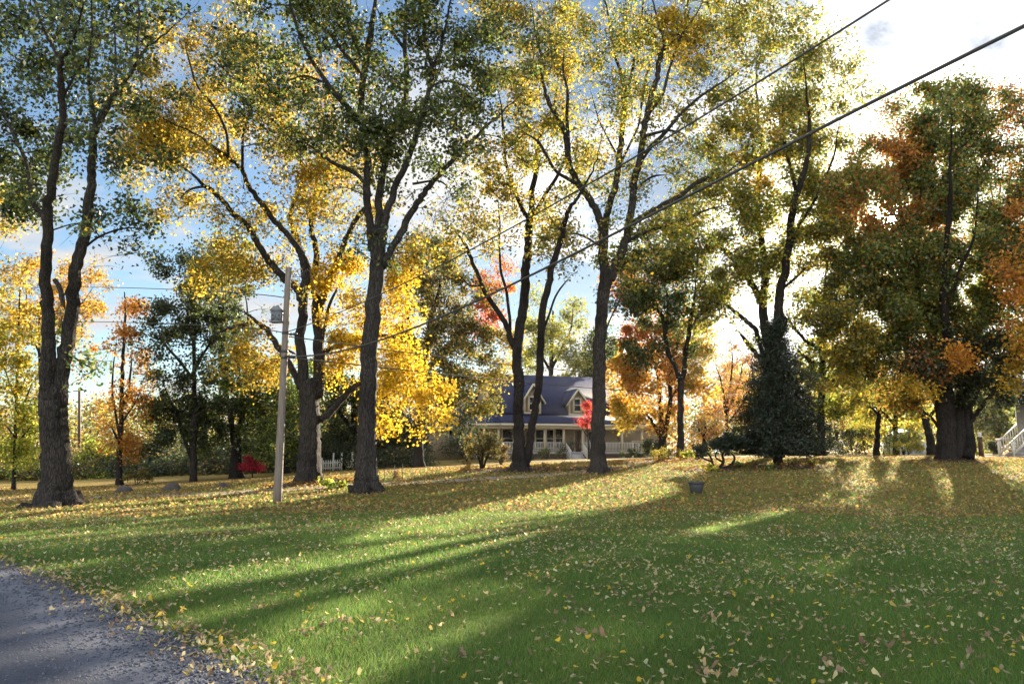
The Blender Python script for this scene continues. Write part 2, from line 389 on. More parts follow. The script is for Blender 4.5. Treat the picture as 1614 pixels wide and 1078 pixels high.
TREES = []
LAM = 1.5
def tree(name, label, cat, Y, limbs, blobs, pal, bark='bark', leaf=.16, lam=1.2, flare=(.4, .25, 5), group=None, spread=.5, sides=32,
         clump=.7, leafmat='leaf', twigs=5, sub=1.0, aspect=.8, key=None, up=.25, wig=1.0, along=.6, along_z=9.0):
    """limbs: lists of (px, py, width px) traced upward, first list = the trunk; blobs: (px, py, rx, ry[, density[, palette[, dY]]])"""
    root_px = limbs[0][0]; leaf *= .9
    b = P(root_px[0], root_px[1], Y); bz = g1(b[0], b[1])
    root = empty(name, (b[0], b[1], bz), label, cat, group)
    sk, skr, pxs = [], [], []
    tm = MB()
    for li, l in enumerate(limbs):
        l = np.array(l, float)
        if li == 0 or not pxs: y0 = Y
        else:
            allp = np.concatenate(pxs); i = np.argmin((allp[:, 0] - l[0, 0]) ** 2 + (allp[:, 1] - l[0, 1]) ** 2); y0 = allp[i, 2]
        ln = np.concatenate([[0], np.cumsum(np.hypot(np.diff(l[:, 0]), np.diff(l[:, 1])))])
        L = ln[-1] * Y / F
        tip = rng.uniform(-1, 1) * spread * L if li else rng.uniform(-.2, .2) * min(L, 4) * spread
        fr = ln / ln[-1]
        ys = y0 + tip * fr ** 1.3
        full = smooth_path(np.column_stack([l, ys]), 6 if li else 7)
        p3 = np.array([P(a[0], a[1], a[3]) for a in full])
        rad = full[:, 2] * (.385 if li == 0 else .43) * full[:, 3] / F
        sl = np.concatenate([[0], np.cumsum(np.linalg.norm(np.diff(p3, axis=0), axis=1))])
        if li == 0: p3[:, 2] += (bz - .12 - p3[0, 2]) * np.exp(-sl / 1.2)
        else: rad = rad * (1 - .8 * np.clip((sl / sl[-1] - .7) / .3, 0, 1))
        w0 = rad[0]
        if li:
            sl = np.concatenate([[0], np.cumsum(np.linalg.norm(np.diff(p3, axis=0), axis=1))]); ramp_ = np.minimum(sl / 1.5, 1)[:, None]
            for fq in (.7, 1.5, 3.1):
                p3 = p3 + ramp_ * np.sin(sl[:, None] * fq * rng.uniform(.8, 1.2) + rng.uniform(0, 6.28, 3)) * np.array([.05, .05, .02]) / fq ** .8 * wig
        if rad.max() > .12:
            wob = rng.normal(0, .02, p3.shape) * wig; wob[0] = 0; p3 = p3 + wob
        tm.tube(p3, rad, sides if rad.max() > .2 else 10, rough=.10 if rad.max() > .12 else .06, flare=flare if li == 0 else None)
        sk.append(p3); skr.append(rad); pxs.append(np.column_stack([full[:, 0], full[:, 1], full[:, 3]]))
    S = np.concatenate(sk); SR = np.concatenate(skr)
    keepS = S[:, 2] > bz + (S[:, 2].max() - bz) * .25; 
    if keepS.sum() > 3: S, SR = S[keepS], SR[keepS]
    # clump centres
    cc, cn, cp, cr = [], [], [], []
    for bl in blobs:
        px, py, rx, ry = bl[:4]
        dens = bl[4] if len(bl) > 4 and bl[4] is not None else lam
        bp = bl[5] if len(bl) > 5 and bl[5] is not None else pal
        m = Y / F; rx_m, ry_m = rx * m, ry * m
        dr = (rx_m + ry_m) / 2
        dY = bl[6] if len(bl) > 6 else rng.uniform(-.8, .8) * dr
        c0 = P(px, py, Y + dY)
        area = math.pi * rx_m * ry_m
        nl = LAM * dens * area / (.2 * leaf * leaf * aspect / .8)
        k = max(4, int(sub * area / (1.05 * clump * clump)))
        d = rng.normal(0, 1, (k, 3)); d /= np.linalg.norm(d, axis=1)[:, None]
        d *= (rng.random((k, 1)) ** .5) * np.array([rx_m, dr, ry_m]) * 1.3
        for x in d:
            cc.append(c0 + x); cn.append(nl / k * rng.uniform(.45, 1.6)); cp.append(bp); cr.append(clump * rng.uniform(.6, 1.35))
    # sparser sprays all along the limbs
    if along:
        for l3, lr in zip(sk[1:], skr[1:]):
            for q_ in range(3, len(l3)):
                if l3[q_, 2] < bz + along_z or rng.random() > along * .5: continue
                cc.append(l3[q_] + rng.normal(0, .75, 3) + [0, 0, .2]); cn.append(rng.uniform(.1, .5) * .9 / (.2 * leaf * leaf)); cp.append(pal); cr.append(clump * rng.uniform(.6, 1.1))
    cc = np.array(cc)
    cc[:, 2] = np.maximum(cc[:, 2], gz(cc[:, 0], cc[:, 1]) + .5)
    order = np.argsort([np.min(np.linalg.norm(S - c, axis=1)) for c in cc])
    bm = tm; pos, col = [], []
    for i in order:
        c = cc[i]
        dv = c - S; dist = np.linalg.norm(dv, axis=1) + .9 * np.maximum(0, -dv[:, 2])
        j = int(np.argmin(dist)); p = S[j]; L = np.linalg.norm(c - p)
        r0 = min(SR[j] * .7, .012 + .011 * L)
        mid = p + (c - p) * .45 + np.array([rng.normal(0, .12), rng.normal(0, .12), rng.uniform(-.02, .2)]) * L * .7
        path = smooth_path(np.array([p, mid, c]), 4)
        rr = np.linspace(r0, .008, len(path))
        bm.tube(path, rr, 5, cap=False)
        S = np.concatenate([S, path[2:]]); SR = np.concatenate([SR, rr[2:]])
        n = max(4, int(cn[i])); R_ = cr[i]
        ends = []
        for _ in range(twigs):
            e = c + rng.normal(0, .55, 3) * R_; ends.append(e)
            m2 = (c + e) / 2 + rng.normal(0, .06, 3)
            bm.tube(np.array([path[-3], m2, e]), [.012, .008, .004], 3, cap=False)
        g = np.clip(rng.normal(0, 1, (n, 3)), -1.7, 1.7) * R_ * np.array([.5, .5, .4])
        base = np.array(ends + [c])[rng.integers(0, twigs + 1, n)]
        w = rng.random((n, 1)) * .6
        pos.append(c * (1 - w) + base * w + g)
        tint = rng.normal(1, .1)
        col.append(pal_cols(cp[i], n) * tint)
    obj('trunk', tm, M[bark], root, True)
    pos = np.concatenate(pos); col = np.concatenate(col)
    TREES.append((root, pos, leaf, col, up, aspect, key or name, leafmat))
    return root

def finish_trees():
    for root, pos, leaf, col, up, aspect, key, lm in TREES:
        mb, cols = leaf_mesh(pos, leaf, np.clip(col, 0, .9), up, aspect, key)
        me = mb.mesh('crown'); face_colors(me, cols)
        link('crown', me, M[lm], root)

# ------------------------------------------------------------------ ground
def make_ground():
    u = np.linspace(-1, 1, 221); xs = np.sinh(u * 4.2) / np.sinh(4.2) * 420
    w = np.linspace(0, 1, 260); ys = -30 + 20 * 0 + (np.sinh(w * 4.4) / np.sinh(4.4)) * 560 + 34 * w
    X, Y = np.meshgrid(xs, ys)
    Z = gz(X, Y)
    bump = .012 * np.sin(X * 2.1 + 1.3 * np.sin(Y * 1.7)) * np.sin(Y * 2.6 + X * .6)
    Z = Z + bump * (np.hypot(X, Y) < 60)
    n, m = X.shape
    idx = np.arange(n * m).reshape(n, m)
    q = np.stack([idx[:-1, :-1], idx[:-1, 1:], idx[1:, 1:], idx[1:, :-1]], -1).reshape(-1, 4)
    mb = MB(); mb.add(np.column_stack([X.ravel(), Y.ravel(), Z.ravel()]), q)
    mt, nt, out = mat_new('lawn')
    b = N(nt, 'ShaderNodeBsdfPrincipled', Roughness=.95); b.inputs['Specular IOR Level'].default_value = .05
    g = N(nt, 'ShaderNodeNewGeometry'); sp = N(nt, 'ShaderNodeSeparateXYZ'); nt.links.new(g.outputs['Position'], sp.inputs[0])
    n1 = N(nt, 'ShaderNodeTexNoise', Scale=38.0, Detail=6.0, Roughness=.7); n2 = N(nt, 'ShaderNodeTexNoise', Scale=.45, Detail=5.0)
    n3 = N(nt, 'ShaderNodeTexNoise', Scale=9.0, Detail=8.0, Roughness=.75)
    for k in (n1, n2, n3): nt.links.new(g.outputs['Position'], k.inputs['Vector'])
    green = ramp(nt, n1.outputs['Fac'], [(.3, (.022, .035, .01)), (.55, (.07, .11, .025)), (.75, (.115, .15, .032))])
    patch = ramp(nt, n2.outputs['Fac'], [(.35, (.75, .9, .9)), (.65, (1.2, 1.05, .8))])
    mg = N(nt, 'ShaderNodeMixRGB', blend_type='MULTIPLY'); mg.inputs[0].default_value = .8
    nt.links.new(green.outputs[0], mg.inputs[1]); nt.links.new(patch.outputs[0], mg.inputs[2])
    brown = ramp(nt, n3.outputs['Fac'], [(.3, (.07, .05, .02)), (.5, (.2, .13, .04)), (.7, (.36, .25, .07))])
    # leaf cover grows with distance from the road, in drifts
    mr = N(nt, 'ShaderNodeMapRange'); mr.inputs['From Min'].default_value = 13; mr.inputs['From Max'].default_value = 27
    nt.links.new(sp.outputs['Y'], mr.inputs['Value'])
    ad = N(nt, 'ShaderNodeMath', operation='MULTIPLY_ADD'); ad.inputs[1].default_value = .62
    sb = N(nt, 'ShaderNodeMath', operation='MULTIPLY_ADD'); sb.inputs[1].default_value = 1.5; sb.inputs[2].default_value = -.78
    nt.links.new(n3.outputs['Fac'], sb.inputs[0]); nt.links.new(mr.outputs[0], ad.inputs[0]); nt.links.new(sb.outputs[0], ad.inputs[2])
    cl = ramp(nt, ad.outputs[0], [(.05, (0, 0, 0)), (.75, (1, 1, 1))])
    mx = N(nt, 'ShaderNodeMixRGB'); nt.links.new(cl.outputs[0], mx.inputs[0]); nt.links.new(mg.outputs[0], mx.inputs[1]); nt.links.new(brown.outputs[0], mx.inputs[2])
    nt.links.new(mx.outputs[0], b.inputs['Base Color'])
    bp = N(nt, 'ShaderNodeBump', Strength=.7, Distance=.04); nt.links.new(n1.outputs['Fac'], bp.inputs['Height']); nt.links.new(bp.outputs[0], b.inputs['Normal'])
    nt.links.new(b.outputs[0], out.inputs[0])
    tag(obj('ground', mb, mt, None, True), 'green lawn strewn with fallen leaves', 'lawn', kind='structure')

make_ground()

def gravel_mat(name, dark, light, sc, track=None):
    mt, nt, out = mat_new(name)
    b = N(nt, 'ShaderNodeBsdfPrincipled', Roughness=.85); b.inputs['Specular IOR Level'].default_value = .3
    g = N(nt, 'ShaderNodeNewGeometry')
    vo = N(nt, 'ShaderNodeTexVoronoi', Scale=sc); nt.links.new(g.outputs['Position'], vo.inputs['Vector'])
    vb = N(nt, 'ShaderNodeTexVoronoi', Scale=sc * 2.3); nt.links.new(g.outputs['Position'], vb.inputs['Vector'])
    r = ramp(nt, vo.outputs['Color'], [(.15, dark), (.85, tuple(x * 1.9 for x in dark))])
    no = N(nt, 'ShaderNodeTexNoise', Scale=2.2, Detail=7.0, Roughness=.65); nt.links.new(g.outputs['Position'], no.inputs['Vector'])
    lt = ramp(nt, vb.outputs['Color'], [(.1, tuple(x * .8 for x in light)), (.9, light)])
    mx = N(nt, 'ShaderNodeMixRGB'); nt.links.new(r.outputs[0], mx.inputs[1]); nt.links.new(lt.outputs[0], mx.inputs[2])
    if track:
        # worn wheel track: compacted fines along a line ax + by + c = 0
        sx = N(nt, 'ShaderNodeVectorMath', operation='DOT_PRODUCT'); sx.inputs[1].default_value = (track[0], track[1], 0)
        nt.links.new(g.outputs['Position'], sx.inputs[0])
        s2 = N(nt, 'ShaderNodeMath', operation='ADD'); s2.inputs[1].default_value = track[2]; nt.links.new(sx.outputs['Value'], s2.inputs[0])
        nn = N(nt, 'ShaderNodeMath', operation='MULTIPLY_ADD'); nn.inputs[1].default_value = .8; nt.links.new(no.outputs['Fac'], nn.inputs[0])
        ab = N(nt, 'ShaderNodeMath', operation='ABSOLUTE'); nt.links.new(s2.outputs[0], ab.inputs[0]); nt.links.new(ab.outputs[0], nn.inputs[2])
        tr = ramp(nt, nn.outputs[0], [(.42, (1, 1, 1)), (.95, (0, 0, 0))]); nt.links.new(tr.outputs[0], mx.inputs[0])
    else:
        tr = ramp(nt, no.outputs['Fac'], [(.35, (0, 0, 0)), (.6, (1, 1, 1))]); nt.links.new(tr.outputs[0], mx.inputs[0])
    nt.links.new(mx.outputs[0], b.inputs['Base Color'])
    bp = N(nt, 'ShaderNodeBump', Strength=.8, Distance=.02); nt.links.new(vo.outputs['Distance'], bp.inputs['Height']); nt.links.new(bp.outputs[0], b.inputs['Normal'])
    nt.links.new(b.outputs[0], out.inputs[0]); return mt

def ribbon(name, edge_a, edge_b, mat, lift, label, cat, cols=6, crown=0.0):
    a = smooth_path(np.array(edge_a, float), 12); b = smooth_path(np.array(edge_b, float), 12)
    t = np.linspace(0, 1, cols)[None, :, None]
    xy = a[:, None] * (1 - t) + b[:, None] * t
    z = gz(xy[..., 0], xy[..., 1]) + lift + crown * np.sin(np.pi * t[..., 0])
    n, m = z.shape; idx = np.arange(n * m).reshape(n, m)
    q = np.stack([idx[:-1, :-1], idx[1:, :-1], idx[1:, 1:], idx[:-1, 1:]], -1).reshape(-1, 4)
    mb = MB(); mb.add(np.concatenate([xy, z[..., None]], 2).reshape(-1, 3), q)
    return tag(obj(name, mb, mat, None, True), label, cat, kind='structure')

# gravel lane at the bottom left, running from behind the camera away to the left
ea = [ground_at(x, y)[:2] for x, y in [(500, 1140), (395, 1076), (290, 1020), (200, 978), (110, 932), (0, 886), (-160, 838)]]
ea = [np.array([.35, 1.0]), np.array([-.55, 3.2])] + ea
EDGE = np.array(ea)
off = np.array([-4.2, -1.5])
eb = [p + off * (1 + .02 * i) for i, p in enumerate(ea)]
dvec = EDGE[5] - EDGE[3]; dvec /= np.linalg.norm(dvec); nvec = np.array([-dvec[1], dvec[0]])
tp = ground_at(150, 1010)[:2]
M['gravel'] = gravel_mat('dark_gravel', (.026, .03, .043), (.125, .132, .16), 75, (nvec[0], nvec[1], -float(nvec @ tp)))
M['drive'] = gravel_mat('pale_gravel', (.16, .13, .095), (.34, .28, .2), 30)
ribbon('gravel_road', ea, eb, M['gravel'], .028, 'dark blue grey gravel lane with a pale worn track', 'road', 9, .03)
da, db = [], []
for x, y, Y in [(-300, 795, 30), (-60, 791, 30), (100, 787, 30.0), (330, 778, 30.3), (520, 770, 30.6), (640, 766, 30.8), (760, 758, 32), (880, 752, 34), (1000, 742, 38)]:
    q = P(x, y, Y); da.append(q[:2] + [0, -.4]); db.append(q[:2] + [0, 1.1])
ribbon('driveway', da, db, M['drive'], .03, 'pale gravel drive running behind the big trunks', 'drive')

# ---- grass blades
def sample_lawn(n, y0, y1, pw=1.0, pad=1.06):
    y = (y0 ** pw + rng.random(n) * (y1 ** pw - y0 ** pw)) ** (1 / pw)
    x = y * .66 * pad * rng.uniform(-1, 1, n)
    ea_s = smooth_path(EDGE, 12); o = np.argsort(ea_s[:, 1])
    ex = np.interp(y, ea_s[o, 1], ea_s[o, 0])
    on_road = (x < ex) & (y < ea_s[:, 1].max())
    return x, y, x - ex, on_road

def blades(n, y0, y1, w, h, pw=1.0):
    x, y, dx, road = sample_lawn(n, y0, y1, pw)
    k = ~(road & (dx < -.12)) ; k &= ~(road & (rng.random(n) < .8)); x, y = x[k], y[k]; n = len(x)
    z = gz(x, y) - .005
    clump = .5 + .5 * np.sin(x * 1.7 + np.sin(y * 1.3) * 2) * np.sin(y * 1.1 + x * .5)
    hh = h * rng.uniform(.5, 1.25, n) * (.75 + .5 * clump)
    th = rng.uniform(0, math.pi, n); lean = rng.normal(0, .45, (n, 2)) * hh[:, None]
    bx, by = np.cos(th) * w / 2, np.sin(th) * w / 2
    v0 = np.column_stack([x - bx, y - by, z]); v1 = np.column_stack([x + bx, y + by, z])
    v2 = np.column_stack([x + lean[:, 0], y + lean[:, 1], z + hh])
    mb = MB(); mb.add(np.stack([v0, v1, v2], 1).reshape(-1, 3), None, np.arange(n * 3).reshape(n, 3))
    base = np.array([(.062, .125, .024), (.084, .158, .028), (.112, .185, .032), (.165, .19, .04), (.25, .22, .09)])
    c = base[rng.choice(5, n, p=[.3, .34, .22, .1, .04])] * rng.uniform(.75, 1.25, (n, 1)) * (.8 + .4 * clump)[:, None]
    return mb, c
parts = [blades(170000, 4.6, 9.5, .006, .055, 1.6), blades(150000, 9.5, 17, .012, .06, 1.4), blades(90000, 17, 27, .022, .065, 1.5), blades(90000, 26, 44, .035, .07, 1.6)]
allb = MB(); cols = []
for mb, c in parts:
    allb.add(mb.v[0], None, mb.t[0]); cols.append(c)
me = allb.mesh('grass'); face_colors(me, np.concatenate(cols))
tag(link('grass', me, M['blade']), 'short green mown grass across the lawn', 'grass', kind='stuff')

# ---- fallen leaves: lobed near the camera, simple further off
def lobed(n, y0, y1, size, pals, pw, flat=.36, pos=None):
    if pos is None:
        x, y, dx, road = sample_lawn(n, y0, y1, pw)
        k = ~(road & (rng.random(n) < np.where(dx < -.5, .93, .45)))
        drift = .5 + .28 * np.sin(x * .9 + 1.7 * np.sin(y * .55)) + .25 * np.sin(x * 2.3 - y * 1.7 + 2 * np.sin(x * .8)) + .2 * np.sin(x * 5.1 + y * 3.7)
        k &= rng.random(n) < np.clip(drift + .25, .12, 1) * np.where((x < 0) & (y < 13), .6, 1.0); x, y = x[k], y[k]
    else: x, y = pos
    n = len(x)
    ang = np.array([0, .42, .8, 1.25, 1.75, 2.5, math.pi, 3.78, 4.53, 5.03, 5.48, 5.86]); rad = np.array([1, .5, .95, .42, .75, .6, .4, .6, .75, .42, .95, .5])
    th = ang[None] + rng.uniform(0, 6.28, (n, 1)); r = rad[None] * rng.uniform(.85, 1.15, (n, 12))
    s = size * rng.uniform(.55, 1.25, (n, 1)) * .5
    oval = rng.random((n, 1)) < .55                       # about half are plain leaves, not lobed
    r = np.where(oval, (.42 + .52 * np.cos(ang)[None] ** 2) * rng.uniform(.9, 1.1, (n, 12)), r)
    curl = rng.normal(.35, .5, (n, 1)); phase = rng.uniform(0, 6.28, (n, 1))
    lx, ly = r * np.cos(th) * s, r * np.sin(th) * s
    lz = curl * s * r ** 2 * (.6 + .7 * np.cos(2 * (th - phase)))
    nx, ny = rng.normal(0, flat, (n, 1)), rng.normal(0, flat, (n, 1))
    lz = lz + nx * lx + ny * ly
    z = gz(x, y) + .02 + s[:, 0] * .35 + rng.uniform(0, .025, n)
    ring = np.stack([x[:, None] + lx, y[:, None] + ly, z[:, None] + lz], 2)
    ctr = np.stack([x, y, z], 1)[:, None]
    v = np.concatenate([ring, ctr], 1).reshape(-1, 3)
    i = np.arange(n)[:, None, None] * 13; a = np.arange(12)
    t = (np.stack([a, (a + 1) % 12, np.full(12, 12)], 1)[None] + i).reshape(-1, 3)
    mb = MB(); mb.add(v, None, t)
    P_ = np.array(list(pals)); c = P_[rng.integers(0, len(P_), n)] * rng.uniform(.7, 1.2, (n, 1))
    return mb, np.repeat(c, 12, 0)
NEARP = [(.46, .38, .19), (.5, .42, .22), (.42, .33, .17), (.36, .26, .15), (.25, .2, .13), (.22, .165, .1), (.17, .12, .075), (.55, .38, .05), (.3, .3, .12), (.48, .44, .28)]
FARP = [(.3, .185, .055), (.38, .26, .065), (.25, .15, .052), (.2, .12, .05), (.14, .085, .04), (.44, .31, .07), (.33, .25, .12), (.22, .145, .075), (.16, .11, .065)]
BR = [(.3, .2, .14), (.24, .15, .1), (.38, .26, .17), (.2, .12, .08), (.42, .3, .15), (.5, .36, .1)]
allb = MB(); cols = []
# drift along the lane's edge
es = smooth_path(EDGE, 30); es = es[(es[:, 1] > 3.5) & (es[:, 1] < 16)]
sel = es[rng.integers(0, len(es), 1500)] + rng.normal(0, .2, (1500, 2)) + np.array([.08, .05])
# small heaps on the grass
hp = []
for px, py, k, sg in [(1010, 960, 14, .14), (1140, 985, 16, .16), (930, 1010, 12, .1), (1120, 1072, 20, .13), (1395, 1022, 22, .2), (530, 985, 14, .15), (430, 960, 12, .15), (480, 1000, 12, .12), (745, 1045, 10, .15),
                      (1570, 1015, 18, .25), (1450, 965, 12, .15), (690, 985, 10, .2), (1210, 955, 10, .2), (860, 945, 12, .25), (1330, 1060, 9, .12)]:
    c = ground_at(px, py)[:2]; hp.append(c + rng.normal(0, sg, (k, 2)))
hp = np.concatenate(hp)
for mb, c in [lobed(2800, 4.6, 9, .053, NEARP, 1.6), lobed(10500, 9, 16, .06, NEARP, 1.5), lobed(16000, 15, 24, .068, FARP + NEARP, 2.0),
              lobed(0, 0, 0, .06, BR + NEARP, 1, .45, (sel[:, 0], sel[:, 1])), lobed(0, 0, 0, .066, BR, 1, .5, (hp[:, 0], hp[:, 1]))]:
    allb.add(mb.v[0], None, mb.t[0]); cols.append(c)
# further off: thick cover
n = 40000
x, y, dx, road = sample_lawn(n, 21, 46, 1.8)
lf, lc = leaf_mesh(np.column_stack([x, y, gz(x, y) + .055]), .1, np.array(FARP)[rng.integers(0, len(FARP), n)] * rng.uniform(.7, 1.2, (n, 1)), up=.75, carve=False)
tv = lf.v[0]; fq = lf.q[0]
allb.add(tv, None, np.concatenate([fq[:, [0, 1, 2]], fq[:, [0, 2, 3]]])); cols.append(np.repeat(lc, 1, 0)); cols.append(lc)
me = allb.mesh('fallen_leaves'); face_colors(me, np.concatenate(cols))
tag(link('fallen_leaves', me, M['litter']), 'dry yellow and tan fallen leaves lying over the lawn', 'leaves', kind='stuff')

# ---- loose stones on the lane
n = 9000
s = rng.integers(0, len(es), n); w = rng.random(n) ** 1.6
p = es[s] + off * (w[:, None] * .9) + rng.normal(0, .1, (n, 2))
r = rng.uniform(.006, .02, n)
oct_ = np.array([[1, 0, 0], [0, 1, 0], [-1, 0, 0], [0, -1, 0], [0, 0, .8], [0, 0, -.8]], float)
v = oct_[None] * r[:, None, None] * rng.uniform(.6, 1.3, (n, 6, 3)); th = rng.uniform(0, 6.28, n)
v = np.stack([v[..., 0] * np.cos(th)[:, None] - v[..., 1] * np.sin(th)[:, None], v[..., 0] * np.sin(th)[:, None] + v[..., 1] * np.cos(th)[:, None], v[..., 2]], 2)
v += np.column_stack([p, gz(p[:, 0], p[:, 1]) + .045])[:, None]
f = np.array([[0, 1, 4], [1, 2, 4], [2, 3, 4], [3, 0, 4], [1, 0, 5], [2, 1, 5], [3, 2, 5], [0, 3, 5]])
mb = MB(); mb.add(v.reshape(-1, 3), None, (f[None] + np.arange(n)[:, None, None] * 6).reshape(-1, 3))
M['pebble'] = plain('pebble', (.11, .115, .14), (.05, .053, .066), 40, .8)
tag(obj('gravel', mb, M['pebble']), 'loose dark stones along the lane', 'gravel', kind='stuff')

# ------------------------------------------------------------------ trees; the limbs follow the photo's
GLOW += [(P(650, 625, 33), 2.0, 'gold', .93), (P(690, 600, 33), 1.4, 'gold', .93), (P(300, 190, 33), 2.6, 'gold', .5), (P(600, 480, 33), 1.5, 'gold', .7),
         (P(195, 600, 46), 1.8, 'slim', .9), (P(1050, 620, 50), 2.2, 'maple_or', .6), (P(1090, 580, 50), 1.6, 'maple_or', .7), (P(1400, 650, 58), 3.0, 'sunny', .8), (P(30, 620, 42), 2.2, 'slimyel', .7),
         (P(1090, 70, 35), 2.0, 't5', .6)]
BIG = 'big shade trees along the lawn'
# far left double trunk
tree('shade_tree', 'large forked shade tree with wide flared base beside the drive, dark green crown', 'tree', 26, [
 [(90, 797, 62), (90, 770, 52), (90, 730, 47), (87, 680, 49), (85, 640, 51), (84, 615, 50)],
 [(80, 640, 30), (73, 590, 27), (75, 540, 23), (76, 470, 20), (74, 400, 19), (78, 330, 17), (85, 267, 15), (94, 200, 14), (98, 150, 13), (97, 104, 11), (108, 75, 9), (125, 35, 7), (133, -10, 6), (140, -90, 3)],
 [(94, 640, 30), (98, 590, 27), (105, 530, 24), (116, 450, 22), (128, 386, 19), (139, 320, 17), (147, 270, 15), (151, 225, 14), (160, 193, 13), (180, 148, 11), (208, 111, 10), (226, 82, 8), (260, 52, 6), (285, 30, 4), (310, 0, 3)],
 [(86, 441, 8), (95, 455, 9), (102, 486, 10)],
 [(74, 375, 9), (66, 340, 9), (48, 315, 8), (37, 260, 7), (20, 200, 6), (2, 150, 5)],
 [(96, 104, 7), (86, 80, 6), (70, 37, 5), (57, -10, 4), (45, -80, 3)],
 [(152, 205, 9), (146, 165, 7), (139, 125, 6), (144, 60, 5), (148, -30, 3)],
 [(216, 95, 6), (215, 50, 5), (217, -20, 4), (225, -80, 2)],
 [(158, 258, 5), (178, 256, 4), (200, 270, 3)], [(128, 395, 5), (160, 372, 4), (200, 360, 3), (235, 365, 2)],
 [(112, 560, 4), (135, 575, 3), (155, 585, 2)], [(185, 140, 6), (182, 90, 4), (178, 30, 3)], [(98, 160, 5), (120, 110, 4), (150, 60, 3)],
], [(20, 30, 60, 45), (62, 105, 62, 60), (20, 190, 55, 75), (55, 262, 50, 62, 1.6), (72, 335, 40, 38), (118, 28, 55, 36), (178, 125, 45, 55, .7), (205, 25, 55, 36), (148, 190, 24, 45, .6),
    (205, 350, 46, 26, .9), (215, 390, 25, 16, .6), (165, 355, 24, 20), (98, 522, 14, 14, 1.2, 'green'), (150, 578, 22, 13, .9, 'green'), (105, 215, 20, 40, .5), (22, 320, 30, 40, .8), (250, 60, 40, 40, .5, {'olive': 1, 'gold': 1}),
    (50, -60, 110, 60, 1.0), (165, -60, 90, 60, .9), (110, -160, 120, 60, .8), (-60, 60, 60, 90, 1.0), (-50, 220, 50, 80, 1.0)],
 {'dkgreen': 4, 'green': 1, 'olive': .2}, lam=.85, flare=(.95, .5, 5), group=BIG, key='t1')
# yellow tree behind the pole
tree('shade_tree', 'golden yellow shade tree with spreading limbs behind the utility pole', 'tree', 33, [
 [(488, 762, 50), (488, 735, 44), (489, 690, 42), (489, 640, 38), (489, 600, 36)],
 [(480, 625, 22), (477, 560, 18), (478, 500, 17), (480, 450, 16), (478, 420, 13), (472, 395, 12), (440, 360, 10), (417, 330, 10), (395, 297, 9), (382, 267, 8), (356, 245, 7), (315, 215, 6), (260, 189, 5), (225, 172, 3)],
 [(499, 625, 22), (501, 560, 20), (503, 500, 18), (499, 455, 17), (486, 420, 14), (470, 385, 12), (455, 345, 10), (470, 300, 9), (480, 267, 8), (454, 223, 7), (440, 150, 5), (430, 60, 4)],
 [(478, 478, 13), (466, 455, 13), (448, 443, 13), (430, 420, 13), (410, 390, 12), (393, 355, 11), (370, 338, 10), (345, 308, 9), (310, 278, 7), (272, 258, 5), (245, 252, 3)],
 [(504, 490, 13), (511, 465, 13), (520, 435, 12), (535, 405, 11), (545, 372, 10), (560, 345, 9), (575, 322, 8), (590, 270, 6), (600, 200, 4)],
 [(490, 455, 12), (499, 420, 12), (497, 380, 10), (491, 350, 9), (495, 305, 8), (505, 250, 6), (510, 180, 4)],
 [(474, 612, 12), (466, 590, 12), (455, 567, 11), (440, 545, 11), (423, 523, 10), (405, 508, 9), (388, 495, 8), (374, 489, 6)], [(397, 508, 8), (380, 514, 7), (358, 519, 5), (335, 530, 3)],
 [(505, 662, 13), (520, 650, 13), (540, 628, 12), (560, 608, 10), (590, 590, 8), (625, 585, 6), (665, 600, 4), (690, 610, 3)],
 [(503, 562, 10), (520, 550, 9), (540, 545, 9), (562, 535, 8), (603, 529, 7), (632, 536, 5), (660, 555, 3)],
 [(360, 245, 6), (357, 200, 5), (336, 165, 5), (310, 130, 4), (298, 90, 4), (288, 60, 3)], [(330, 293, 6), (300, 300, 4), (280, 320, 3)], [(440, 545, 6), (470, 560, 3)], [(507, 540, 7), (520, 480, 6), (540, 440, 4)],
 [(382, 267, 6), (385, 215, 5), (400, 160, 4), (405, 90, 3)],
], [(250, 150, 62, 62), (320, 105, 55, 55, .8, {'gold': 2, 'yellow': 1, 'olive': 1}), (300, 225, 75, 55), (225, 262, 45, 42), (285, 325, 48, 30, .6), (350, 180, 55, 60), (415, 90, 50, 50, .9), (355, 45, 50, 40, .7, {'gold': 1, 'olive': 1}),
    (430, 180, 40, 55, .9), (470, 270, 52, 52, .9), (480, 335, 48, 40, .8), (545, 420, 42, 52, 1.4, 'brightyel'), (560, 510, 40, 62, 1.5, 'brightyel'), (380, 440, 52, 50, 1.2), (395, 540, 42, 45, 1.4, 'gold'), (370, 585, 26, 26, .9), (545, 585, 28, 30, 1.4, 'brightyel'),
    (648, 620, 48, 52, 1.2, 'brightyel', -.6), (615, 560, 34, 36, 1.1, 'brightyel', -.3), (655, 585, 36, 36, 1.1, 'brightyel', -.5), (620, 470, 30, 52, 1.3, 'brightyel', .4), (640, 410, 28, 36, 1.0, 'yellow', .3), (682, 650, 24, 30, 1.2, 'brightyel', -.5), (615, 655, 26, 30, 1.1, 'brightyel', -.2),
    (550, 240, 52, 55, .7, {'gold': 2, 'orange': .6}), (515, 150, 50, 60, .5, {'gold': 2, 'orange': .5}), (230, 215, 36, 30, 1.0), (260, 215, 50, 40, 1.0), (340, 400, 20, 20, .5), (430, 330, 30, 30, .6), (590, 330, 30, 30, .6), (350, -50, 120, 50, .9), (490, -70, 100, 60, .7), (700, 320, 20, 20, .3)],
 {'yellow': 2.4, 'gold': 2, 'olive': 1.6, 'green': .4}, lam=.85, flare=(.35, .4, 5), group=BIG, leaf=.145, key='gold', clump=.8)
